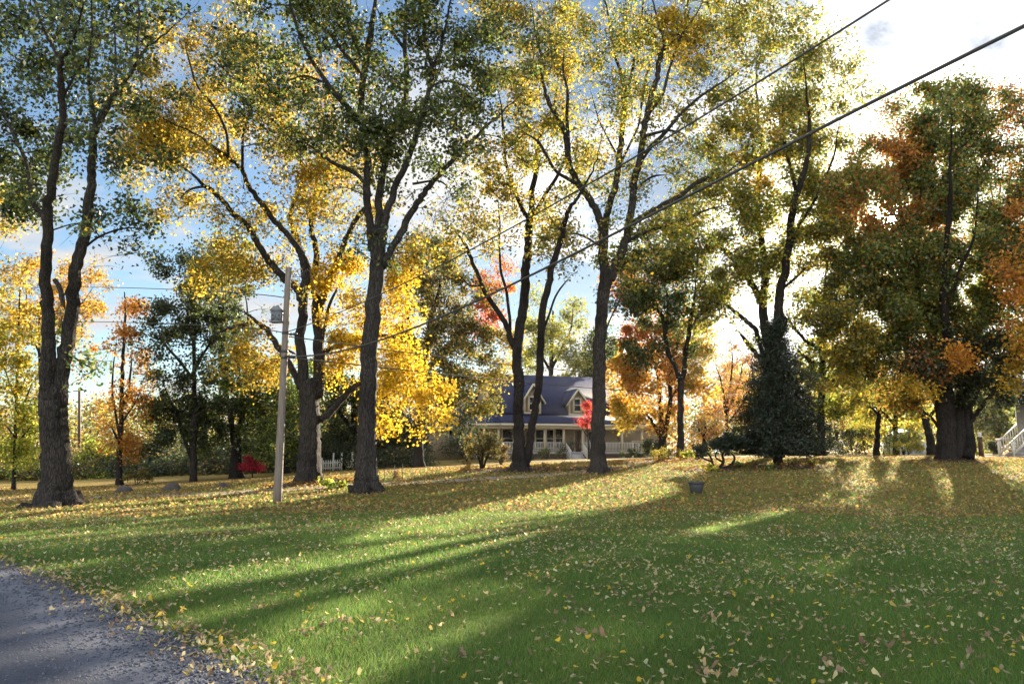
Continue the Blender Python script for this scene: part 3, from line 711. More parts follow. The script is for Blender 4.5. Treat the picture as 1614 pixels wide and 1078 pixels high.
# centre trunk
tree('shade_tree', 'tall straight centre trunk splitting into upright limbs with dark green leaves', 'tree', 28, [
 [(578, 776, 48), (577, 750, 42), (577, 710, 38), (578, 660, 35), (581, 600, 34), (583, 540, 33), (590, 470, 31), (595, 400, 31), (596, 365, 32)],
 [(587, 395, 16), (582, 350, 15), (580, 300, 14), (581, 240, 13), (573, 195, 13), (568, 130, 13), (573, 104, 13), (582, 56, 12), (592, 0, 10), (600, -80, 6)],
 [(597, 385, 16), (599, 334, 15), (606, 267, 14), (617, 220, 13), (632, 167, 11), (640, 130, 10), (637, 60, 9), (645, 0, 7), (655, -80, 4)],
 [(602, 385, 16), (610, 345, 14), (622, 312, 13), (636, 267, 12), (655, 215, 11), (670, 160, 10), (676, 115, 9), (671, 74, 8), (667, 0, 6), (670, -80, 3)],
 [(603, 420, 15), (616, 393, 14), (640, 345, 13), (658, 318, 12), (677, 293, 11), (714, 256, 9), (751, 219, 7), (790, 176, 5), (830, 140, 3)],
 [(584, 310, 8), (575, 290, 8), (558, 274, 8), (525, 260, 7), (506, 245, 6), (484, 226, 5), (460, 215, 3)],
 [(575, 205, 11), (555, 178, 10), (532, 154, 10), (510, 128, 9), (488, 92, 8), (470, 50, 7), (462, 10, 6), (455, -60, 3)],
 [(568, 118, 8), (558, 100, 8), (545, 83, 7), (528, 58, 7), (505, 42, 6), (492, 30, 6), (483, -10, 4), (475, -60, 3)],
 [(676, 118, 7), (688, 95, 6), (695, 78, 6), (706, 33, 5), (715, -30, 3)], [(675, 140, 6), (700, 128, 5), (725, 134, 4), (745, 150, 3)], [(650, 290, 5), (690, 285, 4), (712, 300, 3)],
 [(636, 75, 7), (610, 40, 6), (590, 10, 5)], [(617, 225, 6), (600, 190, 5), (596, 150, 4)], [(568, 90, 6), (556, 60, 5), (540, 20, 5), (530, -30, 3)], [(510, 130, 5), (480, 120, 4), (450, 130, 3)],
 [(562, 250, 5), (530, 225, 4), (500, 170, 3)],
], [(420, 55, 62, 42), (470, 125, 52, 46), (400, 175, 55, 32, .9), (440, 205, 42, 24), (530, 205, 52, 40, 1.4), (590, 190, 50, 50), (545, 55, 50, 42, .7), (640, 205, 52, 42, 1.3), (690, 180, 46, 40), (620, 95, 46, 42, .8),
    (730, 145, 52, 56, 1.3), (765, 80, 50, 50), (705, 55, 50, 42), (742, 220, 36, 32, .9), (650, 20, 55, 34, .9), (480, 20, 50, 34, .8), (690, 258, 34, 20, .9, 'green'), (815, 60, 42, 42, .9), (565, 225, 30, 22, 1.2), (360, 110, 35, 30, .6), (465, 235, 24, 14, .8), (720, 300, 14, 10, .5),
    (500, -70, 120, 55), (650, -80, 130, 60), (790, -60, 80, 50), (580, -180, 150, 60, .9)],
 {'dkgreen': 4, 'green': 1.2, 'olive': .7, 'gold': .12}, lam=.78, flare=(.75, .4, 6), group=BIG, key='t3')
# pair right of centre
tree('shade_tree', 'twin trunk shade tree in front of the house, thin yellow crown', 'tree', 36, [
 [(820, 745, 34), (818, 722, 26), (817, 690, 22), (817, 650, 20), (818, 600, 19)],
 [(818, 610, 19), (817, 550, 18), (821, 490, 17), (827, 440, 16), (832, 400, 15), (836, 350, 14), (840, 325, 11), (842, 273, 9), (846, 234, 8), (860, 190, 7), (877, 155, 5), (890, 90, 4), (900, 20, 3)],
 [(828, 735, 16), (833, 710, 15), (838, 670, 14), (844, 630, 14), (850, 570, 14), (856, 520, 14), (865, 450, 13), (875, 405, 12), (887, 362, 11), (895, 330, 10), (912, 304, 8), (935, 260, 6), (955, 200, 4)],
 [(815, 560, 11), (802, 530, 11), (790, 505, 10), (770, 470, 9), (755, 440, 8), (740, 400, 7), (722, 365, 5), (705, 345, 4), (688, 348, 2)],
 [(834, 345, 9), (823, 328, 8), (808, 283, 7), (799, 253, 6), (790, 190, 5), (780, 120, 3)], [(838, 345, 9), (850, 325, 8), (870, 296, 7), (889, 257, 6), (905, 215, 4)],
 [(805, 535, 6), (803, 480, 6), (790, 420, 5), (785, 360, 4), (783, 300, 3)], [(887, 365, 5), (868, 345, 4), (858, 320, 3)], [(760, 450, 4), (740, 450, 3), (722, 435, 2)], [(856, 520, 5), (875, 470, 4), (900, 430, 3)],
], [(770, 300, 45, 42, .6), (850, 100, 55, 55, .9), (830, 205, 50, 46, .7), (880, 170, 36, 42, .6), (755, 240, 36, 36, .7), (742, 345, 34, 40, .55), (800, 20, 60, 40, .9), (900, 40, 55, 40, .8), (800, 130, 44, 50, .8), (920, 250, 28, 40, .4), (715, 390, 30, 30, .5), (890, 430, 20, 26, .4), (775, 380, 26, 30, .4),
    (850, -60, 110, 50, .8), (860, -150, 110, 50, .7)],
 {'yellow': 1, 'gold': 1, 'olive': 2.6}, lam=.62, flare=(.8, .4, 5), group=BIG, bark='bark_dark', key='t4')
# centre right trunk
tree('shade_tree', 'tall shade tree right of the house porch, trunk forking high with airy yellow green crown', 'tree', 35, [
 [(944, 747, 36), (943, 725, 30), (943, 690, 28), (944, 640, 27), (945, 580, 25), (947, 520, 24), (951, 470, 24), (957, 435, 26)],
 [(953, 445, 18), (950, 400, 17), (951, 375, 17), (944, 345, 14), (934, 322, 13), (912, 288, 12), (900, 255, 11), (892, 215, 11), (880, 190, 9), (866, 165, 8), (855, 128, 6), (845, 60, 5), (835, -30, 3)],
 [(953, 385, 13), (959, 343, 13), (967, 300, 12), (971, 270, 12), (979, 218, 11), (984, 156, 10), (986, 128, 9), (978, 105, 6), (965, 70, 5), (955, 10, 4), (950, -50, 2)],
 [(962, 440, 17), (970, 415, 15), (980, 395, 15), (992, 345, 14), (1003, 290, 13), (1010, 249, 13), (1016, 205, 12), (1021, 175, 12), (1030, 130, 10), (1037, 97, 10), (1047, 70, 8), (1040, 40, 6), (1029, 0, 5), (1025, -60, 3)],
 [(987, 375, 11), (1000, 352, 11), (1014, 342, 10), (1040, 326, 9), (1070, 308, 9), (1103, 286, 8), (1130, 275, 6), (1152, 268, 5), (1185, 240, 3)],
 [(988, 382, 8), (1010, 370, 7), (1033, 362, 7), (1060, 352, 6), (1085, 342, 5), (1123, 327, 4), (1160, 322, 2)],
 [(1011, 252, 9), (1025, 232, 9), (1045, 215, 8), (1060, 198, 7), (1076, 179, 6), (1110, 150, 5), (1146, 125, 4), (1170, 105, 3), (1190, 90, 2)],
 [(1016, 215, 7), (1035, 209, 6), (1055, 205, 5), (1080, 212, 3)], [(1021, 180, 7), (1045, 150, 6), (1055, 110, 5), (1075, 60, 5), (1100, 20, 4), (1120, -20, 2)],
 [(897, 245, 8), (896, 190, 7), (893, 150, 6), (885, 110, 4), (890, 50, 3)], [(917, 294, 7), (895, 282, 7), (877, 270, 6), (860, 240, 6), (850, 224, 5), (830, 212, 4), (812, 203, 3)],
 [(984, 150, 6), (995, 115, 6), (1002, 78, 5), (1010, 20, 4), (1015, -40, 2)], [(972, 270, 6), (985, 240, 5), (1005, 190, 4), (1020, 120, 4), (1035, 60, 3)], [(1037, 97, 6), (1062, 60, 5), (1080, 20, 4), (1090, -40, 2)],
 [(975, 250, 4), (950, 200, 3), (930, 140, 3)], [(950, 390, 4), (920, 372, 4), (898, 368, 3), (880, 378, 2)], [(1000, 300, 4), (1025, 280, 4), (1050, 276, 3)], [(955, 520, 3), (975, 470, 3), (990, 440, 2)],
], [(900, 55, 50, 40, .8), (955, 95, 42, 46, .7), (1005, 35, 52, 36, .9), (1060, 62, 50, 42, 1.0, 'yellow'), (1105, 85, 50, 46, .9), (1095, 150, 46, 36, .8), (1165, 55, 50, 46, .8), (995, 165, 34, 36, .4), (1075, 210, 40, 20, .6), (930, 225, 30, 30, .4), (1155, 190, 50, 40, .8),
    (1040, 350, 34, 24, .7), (950, 285, 20, 30, .35), (885, 375, 36, 26, .6), (1010, 120, 36, 30, .5), (1120, 275, 44, 26, .7), (870, 210, 28, 26, .4), (1015, 290, 24, 20, .4), (990, 420, 24, 24, .5), (1000, -20, 60, 30, .9), (1130, 10, 50, 40, .8),
    (950, -70, 110, 50, .8), (1090, -70, 120, 50, .8), (1020, -160, 130, 50, .7)],
 {'olive': 3, 'yellow': .8, 'yelgreen': .8, 'green': .9, 'gold': .4}, lam=.7, flare=(.7, .35, 5), group=BIG, key='t5')
# tree behind the conifer
tree('shade_tree', 'broad olive green shade tree rising directly behind the dark conifer', 'tree', 44, [
 [(1222, 728, 34), (1221, 660, 32), (1219, 590, 31), (1217, 530, 32)],
 [(1211, 545, 18), (1206, 510, 16), (1201, 470, 14), (1204, 420, 13), (1200, 370, 11), (1195, 310, 9), (1197, 250, 8), (1195, 170, 6), (1190, 80, 4)],
 [(1222, 545, 18), (1226, 500, 17), (1229, 465, 16), (1238, 430, 15), (1246, 380, 14), (1250, 331, 13), (1262, 285, 11), (1272, 250, 9), (1275, 190, 7), (1270, 120, 5), (1262, 50, 3)],
 [(1228, 535, 10), (1238, 510, 9), (1233, 490, 8)], [(1203, 480, 12), (1190, 455, 12), (1172, 430, 12), (1155, 408, 11), (1140, 395, 10), (1125, 378, 7), (1105, 365, 5), (1080, 360, 3)],
 [(1204, 568, 9), (1198, 545, 9), (1193, 519, 9), (1178, 504, 8), (1160, 492, 7), (1140, 475, 5), (1122, 460, 3)], [(1208, 585, 8), (1197, 565, 8), (1184, 545, 8), (1170, 528, 7), (1162, 518, 4)],
 [(1250, 335, 8), (1252, 300, 7), (1240, 240, 6), (1235, 180, 4), (1240, 110, 3)], [(1245, 390, 7), (1265, 350, 6), (1290, 310, 5), (1310, 250, 4), (1325, 180, 3)], [(1233, 455, 6), (1252, 440, 5), (1275, 420, 4)],
 [(1204, 400, 6), (1190, 360, 5), (1165, 330, 4), (1140, 310, 3)], [(1198, 280, 5), (1175, 240, 4), (1155, 190, 3)],
], [(1195, 205, 66, 46, .9, {'gold': 2, 'olive': 2}), (1130, 250, 50, 40, .8), (1260, 125, 52, 52, .9), (1238, 52, 46, 52, .9), (1335, 108, 34, 34, .6), (1300, 195, 42, 44, .9), (1150, 345, 55, 40, .9), (1222, 320, 50, 46, .9), (1105, 405, 42, 36, .9), (1290, 285, 44, 48, 1.1),
    (1185, 405, 46, 34, .9), (1290, 370, 40, 44, 1.2), (1140, 470, 34, 30, .8), (1268, 470, 26, 26, .7), (1180, 545, 22, 16, .7), (1195, -10, 66, 42, .9), (1365, 150, 24, 22, .5), (1340, 290, 30, 36, .9), (1090, 340, 36, 36, .7), (1060, 400, 26, 26, .7), (1235, 215, 50, 50, .8), (1150, 540, 18, 14, .5), (1290, 100, 40, 40, .7), (1160, 290, 40, 30, .9, 'gold'), (1100, 300, 46, 30, .9), (1235, 150, 50, 40, .9), (1170, 130, 46, 40, .8), (1060, 330, 40, 30, .8), (1220, 400, 40, 36, 1.0), (1125, 420, 46, 30, 1.0), (1265, 230, 46, 46, 1.1), (1310, 330, 36, 40, 1.3), (1180, 340, 40, 36, 1.0), (1255, 500, 24, 20, .6), (1160, 452, 46, 32, 1.6), (1215, 420, 36, 22, 1.3), (1108, 490, 34, 24, 1.3), (1310, 440, 30, 40, 1.2)],
 {'olive': 3, 'yelgreen': .8, 'green': 1.4, 'gold': .5}, lam=1.25, flare=(.3, .4, 5), bark='bark_dark', leaf=.19, clump=.85, group=BIG, key='t8')
# thin forked maple
tree('maple_tree', 'slim forked maple with dark green leaves between the orange maple and the conifer', 'tree', 45, [
 [(1073, 714, 15), (1073, 680, 13), (1073, 630, 12), (1073, 595, 12)],
 [(1072, 600, 10), (1064, 575, 9), (1055, 555, 9), (1050, 520, 8), (1040, 495, 7), (1020, 480, 6), (1000, 465, 3)], [(1075, 598, 10), (1082, 565, 9), (1087, 530, 8), (1090, 500, 7), (1095, 460, 5), (1098, 420, 3)],
 [(1050, 525, 6), (1052, 480, 5), (1045, 430, 3)], [(1088, 520, 5), (1105, 490, 4), (1118, 470, 2)],
], [(1030, 440, 48, 36, 1.6), (1090, 420, 46, 36, 1.4), (1060, 375, 52, 36, 1.3), (998, 480, 38, 34, 1.5), (1108, 480, 32, 34, 1.1), (1050, 515, 34, 34, 1.2), (1005, 545, 28, 34, 1.0), (978, 405, 36, 28, 1.0), (1090, 550, 22, 24, .7), (1020, 400, 40, 36, 1.3)],
 {'dkgreen': 3, 'green': 1, 'rust': .15}, lam=1.3, flare=(.4, .25, 4), leaf=.17, bark='bark_dark', group='maples on the lawn', key='t7')
# orange maple
tree('maple_tree', 'orange red and yellow maple with several trunks at the right end of the house', 'tree', 52, [
 [(1045, 712, 18), (1044, 690, 15), (1044, 660, 13)], [(1043, 690, 9), (1040, 640, 8), (1037, 590, 7), (1030, 540, 5), (1020, 480, 3)], [(1047, 690, 9), (1054, 640, 8), (1059, 585, 7), (1070, 530, 5), (1085, 470, 3)],
 [(1042, 690, 7), (1032, 672, 6), (1020, 655, 4), (1000, 640, 3)], [(1055, 630, 5), (1080, 600, 4), (1105, 585, 2)],
], [(1000, 600, 44, 48, 1.7, {'orange': 2, 'yellow': 1.5}), (1045, 590, 42, 48, 1.5, {'orange': 2, 'rust': 1}), (1092, 600, 34, 52, 1.5, 'yellow'), (1010, 520, 36, 44, 1.3, {'rust': 2, 'orange': 1, 'red': .8}), (1102, 535, 30, 46, 1.2, {'gold': 2, 'yelgreen': 1}), (985, 655, 26, 22, 1.6, 'yellow'),
    (1030, 650, 26, 20, 1.2, {'orange': 1, 'yellow': 1}), (1062, 540, 36, 36, 1.1, {'orange': 1, 'rust': 1, 'green': 1}), (985, 470, 30, 44, 1.3, {'red': 1, 'orange': 1}), (975, 560, 26, 30, 1.3, {'yellow': 1, 'orange': 1}), (1116, 620, 18, 24, 1.0, 'yellow'), (1020, 430, 36, 36, .9, 'rust')],
 {'orange': 1}, lam=1.3, flare=(.4, .25, 4), leaf=.19, bark='bark_dark', group='maples on the lawn', key='maple_or')
# maple in front of the left part of the house
tree('maple_tree', 'brown olive maple with a few red leaves hanging over the left part of the house', 'tree', 55, [
 [(660, 733, 20), (660, 705, 17), (661, 670, 16), (664, 620, 14), (668, 570, 13)], [(668, 580, 11), (678, 520, 9), (690, 460, 6), (700, 400, 4)], [(668, 590, 9), (690, 560, 8), (720, 530, 6), (750, 500, 4)], [(664, 600, 8), (650, 550, 7), (640, 480, 5), (645, 420, 3)], [(668, 620, 7), (700, 600, 6), (740, 600, 3)],
], [(700, 420, 54, 44, 1.2), (662, 480, 44, 52, 1.3), (740, 472, 44, 40, 1.2), (700, 550, 66, 46, 1.7), (755, 545, 40, 40, 1.4), (680, 612, 52, 36, 1.5), (738, 615, 44, 34, 1.6), (772, 590, 26, 22, 1.2, {'olive': 1, 'gold': 1}), (768, 490, 26, 42, 1.4, {'red': 2, 'rust': 1}), (785, 435, 26, 26, 1.0, {'red': 1, 'orange': 1}),
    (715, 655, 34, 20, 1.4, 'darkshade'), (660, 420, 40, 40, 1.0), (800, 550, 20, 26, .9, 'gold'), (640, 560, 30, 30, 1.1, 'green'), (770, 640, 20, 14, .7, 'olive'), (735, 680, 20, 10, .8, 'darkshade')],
 {'olive': 1.6, 'dkgreen': 1.6, 'brown': 1.0, 'gold': .4}, lam=1.3, flare=(.5, .3, 4), leaf=.2, bark='bark_dark', group='maples on the lawn', key='t14')
# sunlit tree behind the house
tree('background_tree', 'pale yellow green tree rising behind the house roof', 'tree', 92, [
 [(868, 712, 14), (868, 620, 11), (870, 540, 8), (872, 490, 4)], [(870, 580, 6), (895, 530, 4), (905, 480, 3)], [(869, 590, 6), (845, 540, 4), (835, 500, 3)],
], [(862, 535, 40, 36, 1.1), (890, 505, 26, 32, 1.0), (905, 575, 26, 26, 1.0), (845, 565, 30, 26, 1.0), (880, 565, 30, 26, 1.1), (835, 500, 24, 30, .8)], {'yelgreen': 2, 'olive': 2}, leaf=.32, clump=1.3, group='trees beyond the house', key='b1')
tree('background_tree', 'dark green tree behind the right half of the house roof', 'tree', 95, [
 [(935, 712, 14), (936, 620, 11), (936, 560, 7), (936, 520, 4)], [(936, 590, 6), (950, 550, 3)], [(936, 590, 5), (922, 555, 3)],
], [(930, 585, 26, 36, 1.6), (960, 570, 26, 40, 1.5), (945, 540, 24, 26, 1.3)], {'dkgreen': 2, 'green': 1}, leaf=.32, clump=1.3, group='trees beyond the house', key='b2')
# big maple on the right
tree('maple_tree', 'huge dense maple on the right with orange and dark green crown and clustered trunks', 'tree', 39, [
 [(1493, 733, 40), (1492, 700, 35), (1490, 650, 33), (1487, 600, 30)],
 [(1485, 640, 18), (1478, 580, 16), (1470, 535, 14), (1455, 480, 12), (1440, 420, 9), (1420, 340, 7), (1405, 250, 4)], [(1484, 660, 10), (1460, 600, 9), (1435, 555, 8), (1400, 500, 7), (1370, 440, 5), (1345, 380, 3)],
 [(1492, 620, 18), (1492, 560, 16), (1490, 500, 14), (1490, 420, 11), (1495, 330, 8), (1500, 220, 5), (1500, 150, 3)], [(1503, 725, 24), (1508, 690, 22), (1512, 640, 20), (1520, 580, 17), (1530, 530, 15), (1545, 480, 12), (1562, 420, 10), (1575, 340, 7), (1580, 240, 4)],
 [(1524, 722, 24), (1525, 690, 22), (1524, 650, 20), (1527, 600, 17), (1535, 550, 13), (1550, 500, 10), (1580, 450, 7), (1605, 400, 4)], [(1528, 668, 9), (1540, 650, 8), (1555, 632, 7), (1580, 605, 5), (1605, 585, 3)],
 [(1476, 570, 7), (1450, 560, 6), (1425, 580, 4), (1400, 600, 3)], [(1545, 485, 7), (1575, 470, 5), (1600, 440, 3)], [(1492, 480, 7), (1515, 430, 6), (1535, 360, 4), (1540, 280, 3)], [(1440, 430, 6), (1450, 360, 4), (1452, 280, 3)],
 [(1570, 370, 4), (1560, 300, 3), (1545, 220, 2)], [(1572, 360, 4), (1590, 300, 3), (1600, 230, 2)], [(1484, 680, 6), (1465, 655, 5), (1440, 640, 4)],
], [(1400, 250, 58, 50, 2.0, {'rust': 3, 'orange': 1.5, 'olive': .5}), (1362, 300, 56, 56, 1.9, {'rust': 1, 'olive': 2, 'green': 1.5}), (1480, 205, 60, 50, 1.5), (1560, 200, 52, 50, 1.4, {'rust': 1.2, 'green': 2, 'dkgreen': 1}), (1525, 300, 62, 60, 1.0), (1440, 320, 52, 48, 2.0, {'rust': 2, 'orange': 1, 'dkgreen': 1}), (1605, 300, 44, 72, 1.2, {'rust': 1.2, 'green': 2, 'dkgreen': 1}), (1430, 270, 40, 40, 1.8, {'rust': 2, 'orange': 1}),
    (1360, 400, 58, 52, 2.4), (1440, 440, 66, 56, 2.6), (1530, 420, 66, 50, 2.2), (1340, 480, 50, 50, 2.4, {'dkgreen': 2, 'olive': 2, 'gold': .6}), (1420, 525, 62, 46, 2.6), (1500, 500, 58, 46, 2.6), (1580, 500, 46, 50, 2.2), (1352, 560, 48, 36, 2.2, {'dkgreen': 2, 'olive': 2, 'gold': .8}), (1430, 575, 44, 28, 2.2, {'dkgreen': 2, 'rust': 1}), (1402, 400, 40, 40, 2.2, {'rust': 1, 'olive': 2}), (1395, 450, 50, 40, 2.4),
    (1505, 560, 50, 36, 2.4, 'darkshade'), (1560, 590, 46, 42, 2.8, 'darkshade'), (1505, 552, 20, 18, 2.0, 'orange', -3.5), (1500, 150, 50, 26, 1.3), (1585, 160, 46, 34, 1.3, {'rust': 2, 'dkgreen': 1}), (1452, 615, 22, 14, 2.0, 'gold', -2.5), (1480, 390, 40, 40, 2.0, {'orange': 1, 'rust': 1, 'dkgreen': 1}), (1580, 400, 40, 50, 1.6, {'rust': .5, 'green': 2, 'dkgreen': 1}), (1510, 610, 30, 24, 2.0, 'darkshade'), (1590, 570, 36, 36, 2.4, 'darkshade'), (1690, 350, 60, 160, 1.5, {'rust': .5, 'green': 2, 'dkgreen': 1}), (1700, 520, 50, 70, 1.6), (1312, 400, 40, 60, 2.0, {'olive': 2, 'gold': 1, 'dkgreen': 1}), (1310, 520, 40, 50, 2.0, {'olive': 2, 'gold': 1, 'dkgreen': 1}), (1490, 300, 50, 60, 1.6), (1380, 350, 60, 40, 2.2, {'rust': 2, 'orange': 1, 'olive': 1}), (1470, 340, 50, 60, 2.0, {'rust': .5, 'olive': 1, 'green': 1.5}), (1500, 260, 46, 50, 2.0), (1465, 430, 60, 50, 2.2), (1330, 560, 46, 50, 2.2, {'olive': 2, 'gold': 1}), (1460, 590, 40, 30, 2.2, {'rust': 1, 'darkshade': 2}), (1420, 620, 40, 22, 2.0, {'rust': 1, 'olive': 2}), (1590, 440, 46, 40, 2.0), (1460, 250, 50, 40, 1.6, {'rust': .5, 'green': 2, 'dkgreen': 1}), (1340, 600, 46, 26, 1.6, {'olive': 2, 'gold': 1}), (1560, 360, 46, 46, 1.5), (1545, 545, 46, 30, 2.4, 'darkshade'), (1520, 180, 50, 40, 1.5), (1415, 205, 40, 28, 1.4, {'rust': 1, 'olive': 1})],  # darkshade blobs: the crown's shaded inside painted as darker leaves
 {'dkgreen': 1.2, 'olive': 2, 'green': 3, 'rust': .4, 'orange': .15}, lam=2.2, flare=(.3, .35, 5), leaf=.155, bark='bark_dark', group='maples on the lawn', key='t10', spread=.6)
# right edge
tree('maple_tree', 'orange branches of a maple reaching in at the right edge', 'tree', 33, [
 [(1700, 745, 34), (1700, 650, 28), (1695, 560, 24)], [(1697, 580, 16), (1680, 500, 12), (1640, 440, 8), (1605, 410, 4)], [(1697, 560, 14), (1700, 440, 10), (1690, 330, 6)], [(1697, 600, 10), (1660, 560, 8), (1620, 530, 5), (1600, 520, 3)], [(1694, 560, 10), (1740, 480, 6)],
], [(1608, 425, 26, 34, 1.5), (1604, 520, 26, 44, 1.6, {'orange': 1, 'gold': 2}), (1625, 600, 24, 24, 1.2, 'gold'), (1660, 480, 46, 80, 1.4), (1700, 360, 70, 80, 1.3), (1760, 460, 60, 80, 1.2)],
 {'orange': 2, 'rust': 1}, lam=1.3, flare=(.5, .5, 5), leaf=.15, bark='bark_dark', group='maples on the lawn', key='t17')
# trees on the right behind the hedge
tree('background_tree', 'tree with side limbs between the conifer and the hedge, yellow green leaves', 'tree', 50, [
 [(1294, 716, 16), (1294, 660, 14), (1296, 600, 13), (1298, 560, 12), (1300, 520, 9), (1300, 470, 6), (1302, 420, 3)], [(1296, 612, 8), (1286, 590, 7), (1270, 565, 6), (1250, 545, 4)], [(1299, 560, 7), (1288, 548, 7), (1270, 535, 6), (1250, 512, 5), (1236, 490, 4)], [(1297, 575, 6), (1275, 566, 5), (1255, 552, 4)], [(1298, 590, 5), (1320, 560, 4), (1335, 540, 2)],
], [(1272, 560, 28, 30, .8), (1312, 560, 34, 40, 1.2), (1285, 600, 30, 30, 1.0), (1325, 610, 34, 34, 1.2), (1308, 490, 34, 40, 1.1), (1262, 500, 26, 24, .6), (1300, 640, 26, 20, 1.0)], {'yelgreen': 2, 'green': 1.5, 'olive': 1}, leaf=.2, group='trees behind the hedge', bark='bark_dark', key='t9b')
tree('background_tree', 'small tree with crooked trunk standing before the hedge on the right', 'tree', 51, [
 [(1382, 719, 12), (1383, 690, 10), (1385, 660, 9), (1388, 640, 8), (1388, 610, 5)], [(1385, 655, 5), (1375, 643, 4), (1365, 640, 3)], [(1388, 635, 5), (1405, 610, 4), (1420, 590, 2)],
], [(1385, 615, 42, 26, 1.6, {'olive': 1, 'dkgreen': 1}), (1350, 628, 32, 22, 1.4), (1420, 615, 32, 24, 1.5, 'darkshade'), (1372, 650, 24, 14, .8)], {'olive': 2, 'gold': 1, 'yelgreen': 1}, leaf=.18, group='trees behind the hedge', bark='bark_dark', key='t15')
tree('background_tree', 'dark leaning trunk half hidden left of the clustered maple trunks', 'tree', 55, [
 [(1469, 716, 18), (1466, 690, 15), (1460, 667, 13), (1452, 645, 10), (1446, 620, 7), (1440, 590, 4)], [(1460, 665, 6), (1475, 640, 5), (1485, 610, 3)],
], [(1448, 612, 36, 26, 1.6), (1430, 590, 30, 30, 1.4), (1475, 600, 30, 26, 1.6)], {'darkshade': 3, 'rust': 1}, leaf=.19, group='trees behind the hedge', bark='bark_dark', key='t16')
tree('background_tree', 'bright sunlit yellow green tree showing under the big maple', 'tree', 64, [
 [(1412, 713, 12), (1411, 680, 10), (1410, 640, 8), (1408, 600, 4)], [(1411, 670, 6), (1390, 650, 4), (1370, 635, 3)], [(1411, 660, 6), (1435, 640, 4), (1450, 625, 3)],
], [(1385, 655, 36, 24, 1.2), (1422, 655, 36, 22, 1.2), (1350, 668, 26, 22, 1.1), (1400, 625, 40, 24, 1.1), (1448, 672, 22, 14, 1.0), (1340, 630, 26, 26, 1.0)], {'yelgreen': 2, 'yellow': 1}, leaf=.24, clump=.9, group='trees behind the hedge', bark='bark_dark', key='sunny')
tree('background_tree', 'green tree behind the brown post on the right', 'tree', 66, [
 [(1572, 714, 12), (1572, 660, 10), (1572, 600, 5)], [(1572, 660, 6), (1555, 630, 4)], [(1572, 655, 6), (1590, 625, 4)],
], [(1560, 675, 24, 30, 1.5), (1580, 665, 24, 36, 1.5), (1545, 650, 24, 26, 1.4), (1575, 630, 34, 26, 1.5), (1540, 690, 14, 20, 1.0)], {'green': 2, 'olive': 1, 'dkgreen': 1}, leaf=.24, clump=.9, group='trees behind the hedge', bark='bark_dark', key='b9')
# pinkish bare trees in the gap
for lab, limbs, blobs, pal, Y in [
 ('fine twigged pink orange tree in the gap left of the conifer', [[(1146, 712, 9), (1146, 670, 7), (1143, 630, 5)], [(1145, 660, 4), (1135, 600, 3), (1128, 570, 2)], [(1145, 650, 4), (1152, 590, 3), (1154, 540, 2)], [(1145, 655, 4), (1165, 600, 3), (1175, 565, 2)], [(1146, 670, 4), (1180, 620, 3), (1186, 560, 2)]],
  [(1140, 600, 26, 36, .55), (1165, 580, 26, 44, .45), (1130, 640, 26, 26, .6), (1160, 640, 30, 26, .5)], {'orange': 2, 'rust': 2, 'brown': 1}, 76),
 ('low pale orange tree beside the slim forked maple', [[(1108, 712, 8), (1110, 685, 6), (1112, 665, 4)], [(1110, 690, 4), (1098, 672, 3)], [(1110, 690, 4), (1125, 670, 3)]],
  [(1110, 672, 24, 22, .9), (1095, 690, 14, 14, .9), (1130, 680, 24, 20, .8)], {'orange': 2, 'gold': 1, 'brown': 1}, 70)]:
    tree('background_tree', lab, 'tree', Y, limbs, blobs, pal, leaf=.22, clump=.9, group='trees beyond the house', twigs=6, key='pink', bark='bark_dark')
# left background
tree('background_tree', 'slim yellow and light green tree at the far left edge', 'tree', 43, [
 [(22, 770, 9), (24, 700, 7), (26, 625, 6), (28, 560, 5), (30, 500, 4), (32, 440, 2)], [(25, 660, 4), (45, 620, 3), (60, 590, 2)], [(26, 630, 4), (10, 590, 3), (0, 560, 2)], [(24, 700, 4), (50, 670, 2)], [(24, 690, 4), (5, 665, 2)], [(29, 540, 3), (45, 500, 2)],
], [(30, 505, 32, 50, .8, 'yellow'), (20, 590, 36, 40, 1.0, {'yellow': 1, 'yelgreen': 1}), (25, 670, 40, 44, 1.1, 'yelgreen'), (52, 620, 20, 40, .7), (15, 440, 26, 40, .6, 'gold'), (15, 725, 28, 24, .8, 'yelgreen'), (-10, 560, 30, 100, 1.0), (10, 350, 28, 50, .8, 'yellow')], {'yelgreen': 1, 'yellow': 1}, leaf=.18, group='background trees at the left', key='slimyel', bark='bark_dark')
tree('background_tree', 'thin pale orange tree half hidden behind the forked trunk', 'tree', 52, [
 [(68, 764, 9), (66, 700, 8), (64, 600, 7), (62, 520, 5), (66, 450, 3)], [(63, 560, 4), (45, 500, 3), (38, 430, 2)], [(63, 540, 4), (95, 480, 3), (120, 430, 2)], [(63, 560, 4), (110, 500, 3), (150, 450, 2)],
], [(62, 440, 38, 40, .8), (130, 455, 36, 40, .9), (95, 490, 40, 36, .7), (45, 500, 26, 36, .7), (140, 500, 24, 30, .6), (110, 560, 20, 40, .4)], {'orange': 1.5, 'gold': 2, 'brown': .4}, leaf=.18, group='background trees at the left', key='b3', bark='bark_dark')
